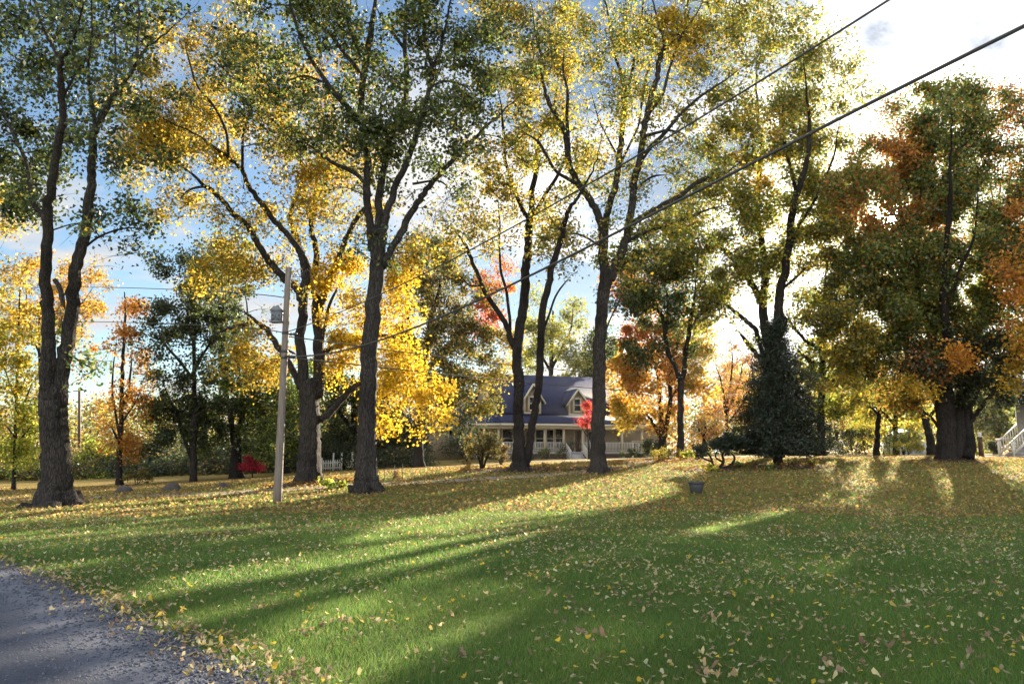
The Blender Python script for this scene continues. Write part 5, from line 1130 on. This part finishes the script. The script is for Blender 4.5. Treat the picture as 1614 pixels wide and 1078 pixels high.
# ------------------------------------------------------------------ house
HA = R(19.0); HC, HS = math.cos(HA), math.sin(HA)
HO = P(787, 712, 75.0)
def H(u, v, z): return HO + np.array([u * HC - v * HS, u * HS + v * HC, z])
HROT = np.array([[HC, -HS, 0], [HS, HC, 0], [0, 0, 1]])
def hb(mb, u0, u1, v0, v1, z0, z1):
    return mb.box(H((u0 + u1) / 2, (v0 + v1) / 2, (z0 + z1) / 2), (abs(u1 - u0), abs(v1 - v0), abs(z1 - z0)), rot=HROT)
def hu(px, v=0.0, py=690):
    dx, dy = (px - 807) / F, (539 - py) / F; k = dx / (CP - dy * SP)
    ox, oy = HO[0] - v * HS, HO[1] + v * HC
    return (k * oy - ox) / (HC - k * HS)
house = empty('house', tuple(H(4, 2, -.8)), 'beige story and a half house with blue roof, two dormers and a railed porch', 'house')
GL = -1.3                       # below ground
UR = hu(1016); UM = hu(968, 3)
mb = MB(); hb(mb, 0, UR, .1, 2.3, -.2, 0); hb(mb, -2.2, 0, 1.6, 2.3, -.201, -.002); hb(mb, -2.2, -.0, 2.3, 7, -.202, -.003); obj('porch_floor', mb, M['grey_deck'], house)
mb = MB(); hb(mb, .05, UR - .05, .25, .3, GL, -.2); hb(mb, -2.1, .05, 1.75, 1.8, GL, -.205); obj('porch_skirt', mb, M['wood_dark'], house)
mb = MB()                        # white lattice on the skirt's left part and pieces along the front
for u0, u1, v in [(-2.1, .0, 1.70), (.05, 2.4, .19)]:
    for a in np.arange(u0, u1 - .1, .22):
        mb.bar(H(a, v, -.95), H(min(a + .6, u1), v, -.3), .035, .02); mb.bar(H(min(a + .6, u1), v + .025, -.95), H(a, v + .025, -.3), .035, .02)
    hb(mb, u0, u1, v - .03, v + .04, -.32, -.22)
obj('lattice', mb, M['grey_deck'], house)
# main body
mb = MB(); hb(mb, .2, UM, 2.3, 10.8, GL, 4.05); hb(mb, UM, hu(1040, 3.2), 3.2, 9.5, GL, 2.75)
gable = lambda u: [H(u, 1.5, 4.05), H(u, 10.8, 4.05), H(u, 10.8, 4.1), H(u, 6.3, 7.9), H(u, 1.5, 4.1)]
mb.prism([H(.45, 1.6, 3.9), H(.45, 11, 3.9), H(.45, 6.3, 7.85)], H(.6, 0, 0) - H(.45, 0, 0))
mb.prism([H(UM - .1, 1.6, 3.9), H(UM - .1, 11, 3.9), H(UM - .1, 6.3, 7.85)], H(.1, 0, 0) - H(0, 0, 0))
wall = obj('wall', mb, M['siding'], house)
def slab(mb, pts, th=.14):
    n = np.cross(pts[1] - pts[0], pts[2] - pts[0]); n /= np.linalg.norm(n)
    if n[2] < 0: n = -n
    mb.prism(pts, -n * th)
mb = MB(); e = .35
slab(mb, [H(.2 - e * 0, 1.2, 3.72), H(UM + .3, 1.2, 3.72), H(UM + .3, 6.3, 7.98), H(.2, 6.3, 7.98)]); slab(mb, [H(.2, 11.4, 3.72), H(UM + .3, 11.4, 3.72), H(UM + .3, 6.3, 7.975), H(.2, 6.3, 7.975)])
roof = obj('roof', mb, M['roof'], house)
mb = MB(); mb.bar(H(.17, 1.15, 3.66), H(.17, 6.3, 7.92), .06, .2); mb.bar(H(.17, 6.3, 7.92), H(.17, 11.4, 3.66), .06, .2); obj('rake_board', mb, M['trim'], house)
mb = MB(); mb.bar(H(UM + .33, 1.15, 3.66), H(UM + .33, 6.3, 7.92), .06, .2); obj('rake_board', mb, M['trim'], house)
# porch roof
EZ = 2.72; TZ = 3.82
mb = MB()
slab(mb, [H(0, -.4, EZ), H(UR + .3, -.4, EZ), H(UR + .3, 1.75, TZ), H(.2, 1.75, TZ)], .1)
slab(mb, [H(-2.5, 1.3, EZ), H(0, -.4, EZ), H(.2, 1.75, TZ), H(-.3, 2.4, TZ)], .1)
slab(mb, [H(-2.5, 7, EZ), H(-2.5, 1.3, EZ), H(-.3, 2.4, TZ), H(-.3, 7, TZ)], .1)
slab(mb, [H(UR + .31, -.35, EZ - .05), H(hu(1042, 3), 2.7, EZ - .05), H(hu(1042, 3), 5.5, 4.1), H(UR + .31, 5.5, 4.1)], .1)
obj('porch_roof', mb, M['roof'], house)
mb = MB()
for a, b_ in [((0, -.38), (UR + .3, -.38)), ((-2.48, 1.3), (0, -.38)), ((-2.48, 7), (-2.48, 1.3))]:
    mb.bar(H(a[0], a[1] - .03, EZ - .17), H(b_[0], b_[1] - .03, EZ - .17), .1, .24)
    mb.bar(H(a[0] * .96, a[1] + .28, EZ - .42), H(b_[0] * .985, b_[1] + .28, EZ - .42), .16, .24)
obj('fascia', mb, M['trim'], house)
mb = MB(); mb.poly([H(-2.4, 1.4, EZ - .27), H(0, -.3, EZ - .27), H(UR + .2, -.3, EZ - .27), H(UR + .2, 2.29, EZ - .27), H(-2.4, 2.29, EZ - .27)]); obj('porch_ceiling', mb, M['trim'], house)
# left wing
mb = MB(); hb(mb, -7.4, -.4, 5.2, 10.5, GL, 2.5); obj('wing_wall', mb, M['siding'], house)
mb = MB(); slab(mb, [H(-7.9, 4.6, 2.5), H(.19, 4.6, 2.5), H(.19, 8.4, 5.6), H(-5.2, 8.4, 5.6)]); slab(mb, [H(-7.9, 12, 2.5), H(-7.9, 4.6, 2.5), H(-5.2, 8.4, 5.58), H(-5.2, 8.5, 5.58)]); slab(mb, [H(-7.9, 12, 2.49), H(.19, 12, 2.49), H(.19, 8.4, 5.59), H(-5.2, 8.4, 5.59)]); obj('wing_roof', mb, M['roof'], house)
mb = MB(); mb.bar(H(-7.9, 4.55, 2.36), H(-2.5, 4.55, 2.36), .08, .24); obj('wing_fascia', mb, M['trim'], house)
def window(parent, u, v, z, w, h, mull=True, fr=.13):
    f = MB()
    hb(f, u - w / 2 - fr, u - w / 2, v - .07, v, z - fr, z + h + fr); hb(f, u + w / 2, u + w / 2 + fr, v - .07, v, z - fr, z + h + fr)
    hb(f, u - w / 2, u + w / 2, v - .068, v, z - fr, z); hb(f, u - w / 2, u + w / 2, v - .068, v, z + h, z + h + fr)
    if mull: hb(f, u - w / 2, u + w / 2, v - .05, v - .012, z + h / 2 - .03, z + h / 2 + .03)
    o = obj('window', f, M['trim'], parent)
    p = MB(); hb(p, u - w / 2, u + w / 2, v - .03, v - .01, z, z + h); obj('pane', p, M['glass'], o)
    return o
for px, w, h, z in [(800, 1.0, 1.7, .45), (852, 1.0, 1.7, .45), (868, .8, 1.7, .45), (880, .9, 1.9, .4)]:
    window(house, hu(px, 2.3), 2.3, z, w, h)
window(house, hu(733, 5.2), 5.2, .6, 1.5, 1.4); window(house, hu(752, 5.2), 5.2, .6, 1.0, 1.4); window(house, hu(712, 5.2), 5.2, .3, .5, 1.9, False)
window(house, hu(1005, 3.2), 3.2, -.1, 1.1, 1.1, False, .16); window(house, hu(1034, 3.2), 3.2, -.1, .7, 1.1, False, .16); window(house, hu(932, 2.3), 2.3, .2, .9, 1.8)
d_ = MB(); u_ = hu(913, 2.3); hb(d_, u_ - .5, u_ + .5, 2.22, 2.3, 0, 2.1); door = obj('door', d_, M['wood_dark'], house)
p = MB(); hb(p, u_ + .36, u_ + .42, 2.15, 2.22, .95, 1.02); obj('handle', p, M['dark_metal'], door)
for u_ in (hu(905, 2.3), hu(921, 2.3)):
    d_ = MB(); hb(d_, u_ - .07, u_ + .07, 2.2, 2.3, 0, 2.2); obj('door_frame', d_, M['trim'], house)
# posts and railings
post_u = [0.0] + [hu(x) for x in (826, 860, 890, 920, 951, 982)] + [UR - .15]
def post(u, v):
    mb = MB(); hb(mb, u - .1, u + .1, v - .1, v + .1, 0, EZ - .5); hb(mb, u - .14, u + .14, v - .14, v + .14, -.04, .1); hb(mb, u - .14, u + .14, v - .14, v + .14, EZ - .64, EZ - .52); obj('porch_post', mb, M['trim'], house)
for u in post_u: post(u, .25)
post(-1.2, 1.05); post(-2.2, 1.75); post(-2.2, 4.3)
def railing(a, b_, z0a=.12, z0b=.12):
    mb = MB(); a = np.array(a, float); b_ = np.array(b_, float); L = np.linalg.norm(b_ - a); n = int(L / .16)
    mb.bar(H(*a, z0a + .78), H(*b_, z0b + .78), .1, .06); mb.bar(H(*a, z0a), H(*b_, z0b), .07, .05)
    for i in range(1, n):
        t = i / n; c = a + (b_ - a) * t; zz_ = z0a + (z0b - z0a) * t; mb.bar(H(*c, zz_ + .01), H(*c, zz_ + .77), .05)
    obj('railing', mb, M['white'], house)
for i in range(len(post_u) - 1):
    if i == 3: continue
    railing((post_u[i] + .11, .25), (post_u[i + 1] - .11, .25))
railing((-1.1, .95), (-.1, .33)); railing((-2.1, 1.7), (-1.3, 1.12)); railing((-2.2, 4.2), (-2.2, 1.86))
sa, sb_ = post_u[3] + .15, post_u[4] - .15
railing((sa - .02, .12), (sa - .02, -1.3), .1, -.75); railing((sb_ + .02, .12), (sb_ + .02, -1.3), .1, -.75)
for i in range(4):
    mb = MB(); hb(mb, sa + .05, sb_ - .05, .08 - .32 * (i + 1), .08 - .32 * i, GL + .1, -.2 - .19 * i); obj('step', mb, M['grey_deck'], house)
# dormers
def dormer(pxc, wpx, pypk, pybot):
    u = hu(pxc, 1.3, 640); w = wpx * 77 / F / 2
    zb = 1.6 + 77 * (712 - pybot) / F - HO[2]; zp = 1.6 + 77 * (712 - pypk) / F - HO[2]; ze = zb + (zp - zb) * .52
    vf = 1.2 + (zb - 3.72) * 5.1 / 4.26; vr = lambda z: 1.2 + (z - 3.72) * 5.1 / 4.26 + .1
    mb = MB(); mb.prism([H(u - w, vf, zb), H(u + w, vf, zb), H(u + w, vf, ze), H(u, vf, zp - .12), H(u - w, vf, ze)], H(0, vr(zp) - vf, 0) - H(0, 0, 0))
    d = obj('dormer', mb, M['siding'], house)
    mb = MB(); o_ = .38
    slope = (zp - ze) / w
    for s in (-1, 1):
        slab(mb, [H(u, vf - .35, zp), H(u + s * (w + o_), vf - .35, ze - slope * o_ + .06), H(u + s * (w + o_), vr(ze), ze - slope * o_ + .06), H(u, vr(zp) + .3, zp)], .09)
    obj('dormer_roof', mb, M['roof'], d)
    mb = MB()
    for s in (-1, 1): mb.bar(H(u, vf - .38, zp - .08), H(u + s * (w + o_), vf - .38, ze - slope * o_ - .02), .07, .17)
    hb(mb, u - w - .03, u - w + .15, vf - .04, vf - .002, zb, ze); hb(mb, u + w - .15, u + w + .03, vf - .04, vf - .002, zb, ze); hb(mb, u - w - .03, u + w + .03, vf - .05, vf - .003, zb - .12, zb + .06)
    obj('dormer_trim', mb, M['trim'], d)
    window(d, u, vf, zb + .32, .62, 1.15, True, .18)
dormer(839, 28, 604, 651); dormer(909, 29, 611, 652)
# hanging baskets and pots on the porch
for px, py in [(882, 683), (815, 684)]:
    c_ = H(hu(px, .5), .5, 1.55)
    rt = empty('hanging_basket', tuple(c_), 'dark hanging basket under the porch eave %s' % ('by the steps' if px > 850 else 'behind the twin trunk tree'), 'plant basket', 'porch baskets')
    mb = MB(); lathe(mb, c_, [(.02, -.22), (.14, -.18), (.2, -.02), (.18, -.02)], 14); mb.bar(c_, c_ + [0, 0, .7], .015); obj('pot', mb, M['wood_dark'], rt)
    q_ = c_ + rng.normal(0, .14, (90, 3)); leaf_volume('foliage', q_, .12, pal_cols('dkgreen', 90), 'leaf', None, None, parent=rt)
for px, h_, lab in [(892, 1.15, 'leafy potted plant left of the porch steps'), (904, .8, 'dark potted plant at the head of the porch steps')]:
    c_ = H(hu(px, -.0), 0.45, 0.0) if px > 895 else H(sa - .5, -.35, -.75); 
    rt = empty('potted_plant', tuple(c_), lab, 'potted plant', 'porch pots')
    mb = MB(); lathe(mb, c_, [(.02, 0.005), (.16, 0.005), (.22, .38), (.19, .38), (.02, .34)], 16); obj('pot', mb, M['wood_dark'], rt)
    q_ = c_ + [0, 0, .4 + h_ * .5] + rng.normal(0, 1, (160, 3)) * [.28, .28, h_ * .3]; leaf_volume('foliage', q_, .14, pal_cols({'dkgreen': 2, 'darkshade': 1}, 160), 'leaf', None, None, parent=rt)
    mb = MB()
    for k in range(5): mb.tube([c_ + [0, 0, .33], c_ + [rng.normal(0, .12), rng.normal(0, .12), .4 + h_ * .5]], [.015, .008], 5)
    obj('stems', mb, M['twig'], rt)

# ------------------------------------------------------------------ white shed left of the house, picket fence, wire guard
c_ = P(648, 729, 68); c_[2] = g1(c_[0], 68)
root = empty('shed', tuple(c_), 'small white shed with wreath beside the brown olive maple trunk', 'shed')
mb = MB(); mb.box(c_ + [.2, 1.2, .75], (1.7, 2.2, 2.0)); mb.prism([c_ + [-.65, .1, 1.75], c_ + [1.05, .1, 1.75], c_ + [.2, .1, 2.3]], [0, 2.2, 0]); obj('wall', mb, M['white'], root)
mb = MB(); slab(mb, [c_ + [-.85, -.1, 1.64], c_ + [-.85, 2.5, 1.64], c_ + [.2, 2.5, 2.42], c_ + [.2, -.1, 2.42]], .07); slab(mb, [c_ + [1.25, -.1, 1.64], c_ + [1.25, 2.5, 1.64], c_ + [.2, 2.5, 2.415], c_ + [.2, -.1, 2.415]], .07); obj('roof', mb, M['roof'], root)
mb = MB(); th = np.linspace(0, 6.283, 20); mb.tube(np.column_stack([c_[0] - .05 + .17 * np.cos(th), np.full(20, c_[1] + .04), c_[2] + 1.42 + .17 * np.sin(th)]), .06, 6); obj('wreath', mb, M['wood_dark'], root)
mb = MB(); mb.box(c_ + [.2, .03, .12], (1.76, .12, .5)); obj('stone_footing', mb, M['stone'], root)

fa, fb = P(496, 741, 60), P(576, 741, 60); z0 = g1(fa[0], 60)
root = empty('picket_fence', (fa[0], 60, z0), 'white picket fence with tall posts between the golden tree and the centre trunk', 'fence')
def fz(x): return g1(x, 60)
for px in (507, 525, 538, 555, 575):
    x = P(px, 740, 60)[0]; mb = MB(); tall = px in (525, 538, 555); hgt = 1.28 if tall else .95
    mb.box([x, 60, fz(x) + hgt / 2], (.11, .11, hgt)); mb.box([x, 60, fz(x) + hgt + .015], (.15, .15, .04)); obj('post', mb, M['white'], root)
mb = MB()
for x in np.arange(fa[0], fb[0], .17):
    if P(539, 740, 60)[0] < x < P(546, 740, 60)[0]: continue
    zz_ = fz(x); mb.box([x, 59.9, zz_ + .42], (.085, .025, .68)); mb.prism([[x - .042, 59.888, zz_ + .76], [x + .042, 59.888, zz_ + .76], [x, 59.888, zz_ + .83]], [0, .024, 0])
for dz in (.22, .6):
    for a_, b_ in ((496, 539), (546, 576)):
        xa, xb = P(a_, 740, 60)[0], P(b_, 740, 60)[0]; mb.bar([xa, 59.935, fz(xa) + dz], [xb, 59.935, fz(xb) + dz], .04, .08)
obj('picket_panel', mb, M['white'], root)

root_c = P(628, 757, 33); z0 = g1(root_c[0], 33)
root = empty('wire_plant_guard', (root_c[0], 33, z0), 'thin dark wire guard on stakes right of the centre trunk', 'plant guard')
xs_ = [P(a, 750, 33)[0] for a in (606, 621, 634)]
for x, hh in zip(xs_, (.4, .62, .66)):
    mb = MB(); zz_ = g1(x, 33); mb.tube([[x, 33, zz_ - .05], [x + .01, 33, zz_ + hh]], [.014, .012], 6); obj('stake', mb, M['dark_metal'], root)
mb = MB()
for k in range(6):
    z_ = z0 + .06 + .09 * k; mb.tube([[xs_[0], 33, z_], [xs_[1], 33, z_], [xs_[2], 33, z_]], .004, 4)
for x in np.linspace(xs_[0], xs_[2], 12): mb.tube([[x, 33.005, z0 + .03], [x, 33.005, z0 + .53]], .004, 4)
obj('wire_mesh', mb, M['dark_metal'], root)
shrub('shrub', 'brown withered plant inside the wire guard', 622, 756, 33.2, 20, 14, {'brown': 3}, leaf=.07, group=BED, clear=0)

# ------------------------------------------------------------------ right side: grey shed, brown post, neighbouring porch
c_ = P(1448, 716, 70); c_[2] = g1(c_[0], 70)
root = empty('shed', tuple(c_), 'pale grey garden shed with low gable behind the leaning trunk', 'shed')
mb = MB(); mb.box(c_ + [0, 1.5, .7], (3.6, 3.0, 1.7)); mb.prism([c_ + [-1.8, 0, 1.55], c_ + [1.8, 0, 1.55], c_ + [0, 0, 2.15]], [0, 3.0, 0]); obj('wall', mb, M['shed'], root)
mb = MB(); slab(mb, [c_ + [-2.1, -.3, 1.5], c_ + [-2.1, 3.3, 1.5], c_ + [0, 3.3, 2.28], c_ + [0, -.3, 2.28]], .09); slab(mb, [c_ + [2.1, -.3, 1.5], c_ + [2.1, 3.3, 1.5], c_ + [0, 3.3, 2.275], c_ + [0, -.3, 2.275]], .09); obj('roof', mb, M['grey_box'], root)
mb = MB(); mb.box(c_ + [.9, -.03, .55], (.9, .05, 1.4)); obj('door', mb, M['white'], root)

c_ = P(1547, 717, 50); c_[2] = g1(c_[0], 50)
root = empty('wooden_post', tuple(c_), 'short dark brown post with a white top standing for sunlit leaf glints, left of the porch stairs', 'post')
mb = MB(); mb.tube([c_ - [0, 0, .1], c_ + [0, 0, .35], c_ + [-.02, 0, .8], c_ + [-.03, 0, 1.22]], [.17, .15, .14, .15], 12, rough=.06); obj('shaft', mb, M['wood_dark'], root, True)
mb = MB(); lathe(mb, c_ + [-.03, 0, 1.2], [(.02, 0), (.17, .01), (.17, .06), (.1, .1), (.1, .14), (.13, .2), (.11, .28), (.02, .31)], 16); obj('cap', mb, M['white'], root, True)  # white top added in place of glints on sunlit leaves

O = P(1606, 722, 47); O[2] = g1(O[0], 47)
porch = empty('porch', tuple(O), 'grey wooden porch with railed stairs cut off by the right edge', 'porch')
def pb(mb, x0, x1, y0, y1, z0, z1): return mb.box(O + [(x0 + x1) / 2, (y0 + y1) / 2, (z0 + z1) / 2], (x1 - x0, y1 - y0, z1 - z0))
mb = MB(); pb(mb, 1.15, 7, .2, 4, 1.05, 1.2); obj('deck', mb, M['grey_deck'], porch)
mb = MB(); pb(mb, 2.2, 7, 3.2, 3.4, -.3, 3.3); obj('wall', mb, M['grey_deck'], porch)
mb = MB(); pb(mb, 1.2, 7, .35, .4, -.2, 1.05); obj('porch_skirt', mb, M['wood_dark'], porch)
mb = MB()
for k in range(14):
    pb(mb, 1.25 + k * .4, 1.3 + k * .4, .3, .34, -.1, 1.04)
    if k < 6: pb(mb, 1.2, 6.9, .31, .335, .05 + k * .18, .09 + k * .18)
obj('lattice', mb, M['grey_deck'], porch)
for x in (1.2, 3.0, 4.8):
    mb = MB(); pb(mb, x, x + .14, .25, .39, 1.2, 3.3); obj('porch_post', mb, M['white'], porch)
mb = MB(); pb(mb, 1.0, 7.3, 0, 3.6, 3.3, 3.5); mb.prism([O + [1.0, 0, 3.5], O + [1.0, 3.6, 3.5], O + [1.0, 1.8, 4.7]], [6.3, 0, 0]); obj('roof', mb, M['roof'], porch)
mb = MB()
pb(mb, 1.34, 6.9, .27, .33, 2.0, 2.07)
for k in range(34): pb(mb, 1.42 + k * .16, 1.46 + k * .16, .28, .32, 1.2, 2.0)
obj('railing', mb, M['white'], porch)
for k in range(6):
    mb = MB(); pb(mb, .1 + k * .18, 1.16, .5, 1.7, -.05 + k * .19, .13 + k * .19) ; obj('step', mb, M['grey_deck'], porch)
for y in (.42, 1.78):
    mb = MB(); mb.bar(O + [-.05, y, .95], O + [1.2, y, 2.03], .07, .06); mb.bar(O + [-.02, y, .2], O + [1.2, y, 1.3], .05, .12)
    mb.box(O + [-.03, y, .42], (.09, .09, 1.1))
    for k in range(1, 8):
        t = k / 8; mb.bar(O + [-.05 + 1.25 * t, y, .2 + 1.1 * t], O + [-.05 + 1.25 * t, y, .95 + 1.06 * t], .04)
    obj('stair_railing', mb, M['white'], porch)

finish_trees()
print('leaves', sum(len(t[1]) for t in TREES))
# ------------------------------------------------------------------ sky, sun, camera
SKY_K = .05
w = bpy.data.worlds.new("World"); scene.world = w; w.use_nodes = True
nt = w.node_tree; nt.nodes.clear()
out = nt.nodes.new('ShaderNodeOutputWorld'); bg = N(nt, 'ShaderNodeBackground', Strength=SKY_K)
sky = N(nt, 'ShaderNodeTexSky', sky_type='NISHITA', sun_disc=False, sun_elevation=SUN_EL, sun_rotation=SUN_AZ, altitude=200.0, air_density=1.0, dust_density=.25, ozone_density=1.5)
tc = N(nt, 'ShaderNodeTexCoord'); sp = N(nt, 'ShaderNodeSeparateXYZ'); nt.links.new(tc.outputs['Generated'], sp.inputs[0])
def mth(op, a, b=None, c=None):
    n = N(nt, 'ShaderNodeMath', operation=op)
    for i, v in enumerate((a, b, c)):
        if v is None: continue
        if isinstance(v, (int, float)): n.inputs[i].default_value = v
        else: nt.links.new(v, n.inputs[i])
    return n.outputs[0]
zz = mth('ADD', mth('MAXIMUM', sp.outputs['Z'], 0.0), .12)
cb = N(nt, 'ShaderNodeCombineXYZ'); nt.links.new(mth('DIVIDE', sp.outputs['X'], zz), cb.inputs[0]); nt.links.new(mth('DIVIDE', sp.outputs['Y'], zz), cb.inputs[1])
mp = N(nt, 'ShaderNodeMapping'); mp.inputs['Location'].default_value = (3.1, 1.7, .4); nt.links.new(cb.outputs[0], mp.inputs['Vector'])
n1 = N(nt, 'ShaderNodeTexNoise', Scale=1.35, Detail=9.0, Roughness=.58, Distortion=.35); nt.links.new(mp.outputs[0], n1.inputs['Vector'])
n2 = N(nt, 'ShaderNodeTexNoise', Scale=3.5, Detail=6.0); nt.links.new(mp.outputs[0], n2.inputs['Vector'])
dot = N(nt, 'ShaderNodeVectorMath', operation='DOT_PRODUCT'); dot.inputs[1].default_value = tuple(SUN); nt.links.new(tc.outputs['Generated'], dot.inputs[0])
d = mth('MAXIMUM', dot.outputs['Value'], 0.0)
near = mth('POWER', d, 30.0)
back = mth('POWER', mth('MAXIMUM', mth('MULTIPLY', sp.outputs['Y'], -1.0), 0.0), .7)  # sky behind the camera brightened, added as fill light
back = mth('ADD', back, mth('MULTIPLY', mth('MAXIMUM', mth('SUBTRACT', sp.outputs['Z'], .55), 0.0), 1.6))  # overhead sky raised too, extra fill for the shaded lawn
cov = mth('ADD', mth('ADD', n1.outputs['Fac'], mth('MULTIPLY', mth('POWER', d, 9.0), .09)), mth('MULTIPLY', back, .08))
dot2 = N(nt, 'ShaderNodeVectorMath', operation='DOT_PRODUCT'); c2_ = P(1500, 70, 10.) - EYE; dot2.inputs[1].default_value = tuple(c2_ / np.linalg.norm(c2_)); nt.links.new(tc.outputs['Generated'], dot2.inputs[0])
bank = mth('POWER', mth('MAXIMUM', dot2.outputs['Value'], 0.0), 55.0)      # the bright cloud bank right of the sun
cov = mth('ADD', cov, mth('MULTIPLY', bank, .11))
mask = ramp(nt, cov, [(.5, (0, 0, 0)), (.62, (1, 1, 1))])
lit = ramp(nt, n2.outputs['Fac'], [(.28, (.8, .85, .93)), (.5, (1.0, .985, .96))])
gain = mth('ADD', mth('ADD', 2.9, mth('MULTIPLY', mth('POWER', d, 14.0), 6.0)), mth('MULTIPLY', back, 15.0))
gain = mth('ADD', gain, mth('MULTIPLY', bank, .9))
cl = N(nt, 'ShaderNodeVectorMath', operation='SCALE'); nt.links.new(lit.outputs[0], cl.inputs[0]); nt.links.new(gain, cl.inputs['Scale'])
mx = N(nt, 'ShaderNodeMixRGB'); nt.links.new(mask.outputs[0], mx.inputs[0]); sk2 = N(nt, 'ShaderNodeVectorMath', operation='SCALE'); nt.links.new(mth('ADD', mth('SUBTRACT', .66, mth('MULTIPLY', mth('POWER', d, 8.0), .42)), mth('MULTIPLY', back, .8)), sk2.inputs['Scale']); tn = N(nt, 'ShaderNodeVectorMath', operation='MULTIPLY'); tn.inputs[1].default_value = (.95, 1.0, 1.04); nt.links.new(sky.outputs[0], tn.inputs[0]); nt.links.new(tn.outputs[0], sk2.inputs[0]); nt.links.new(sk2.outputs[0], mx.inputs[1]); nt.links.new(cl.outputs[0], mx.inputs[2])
# the bright aureole round the sun
au = mth('ADD', mth('MULTIPLY', mth('POWER', d, 250.0), 8.0), mth('MULTIPLY', mth('POWER', d, 9000.0), 900.0))
ac = N(nt, 'ShaderNodeVectorMath', operation='SCALE'); ac.inputs[0].default_value = (1, .86, .62); nt.links.new(au, ac.inputs['Scale'])
ad = N(nt, 'ShaderNodeVectorMath', operation='ADD'); nt.links.new(mx.outputs[0], ad.inputs[0]); nt.links.new(ac.outputs[0], ad.inputs[1])
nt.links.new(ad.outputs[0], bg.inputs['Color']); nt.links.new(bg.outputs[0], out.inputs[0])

sl = bpy.data.lights.new('sun', 'SUN'); sl.energy = 5.0; sl.angle = R(.5); sl.color = (1.0, .86, .66)
so = bpy.data.objects.new('sun', sl); COL.objects.link(so); so.location = (20, 40, 30)
from mathutils import Vector
so.rotation_euler = Vector(SUN).to_track_quat('Z', 'Y').to_euler()

cam = bpy.data.cameras.new('camera'); co = bpy.data.objects.new('camera', cam); COL.objects.link(co)
co.location = EYE; co.rotation_euler = (R(90) + PITCH, 0, 0)
cam.sensor_width = 36; cam.lens = F / 1614 * 36; cam.clip_end = 3000; cam.clip_start = .05
scene.camera = co
scene.view_settings.view_transform = 'Standard'; scene.view_settings.look = 'None'
scene.view_settings.exposure = 2.55; scene.view_settings.gamma = 1
scene.cycles.max_bounces = 7; scene.cycles.diffuse_bounces = 4; scene.cycles.glossy_bounces = 2; scene.cycles.transmission_bounces = 4
scene.cycles.sample_clamp_indirect = 6; scene.cycles.caustics_reflective = False; scene.cycles.caustics_refractive = False

if 1:
    hz, hnt, hout = mat_new('glare_haze')
    pv = N(hnt, 'ShaderNodeVolumePrincipled', Density=.00007, Anisotropy=.72); pv.inputs['Color'].default_value = (.95, .93, .9, 1)  # scattering volume added to imitate the lens veil near the sun
    hnt.links.new(pv.outputs[0], hout.inputs['Volume'])
    zt = 34.0; hb_ = MB(); hb_.box((0, 60, (zt - 4) / 2), (360, 220, zt + 4))
    tag(obj('haze', hb_, hz), 'thin haze added to lift the shadows like lens glare', 'haze', kind='stuff')
    scene.cycles.volume_bounces = 0; scene.cycles.volume_max_steps = 32
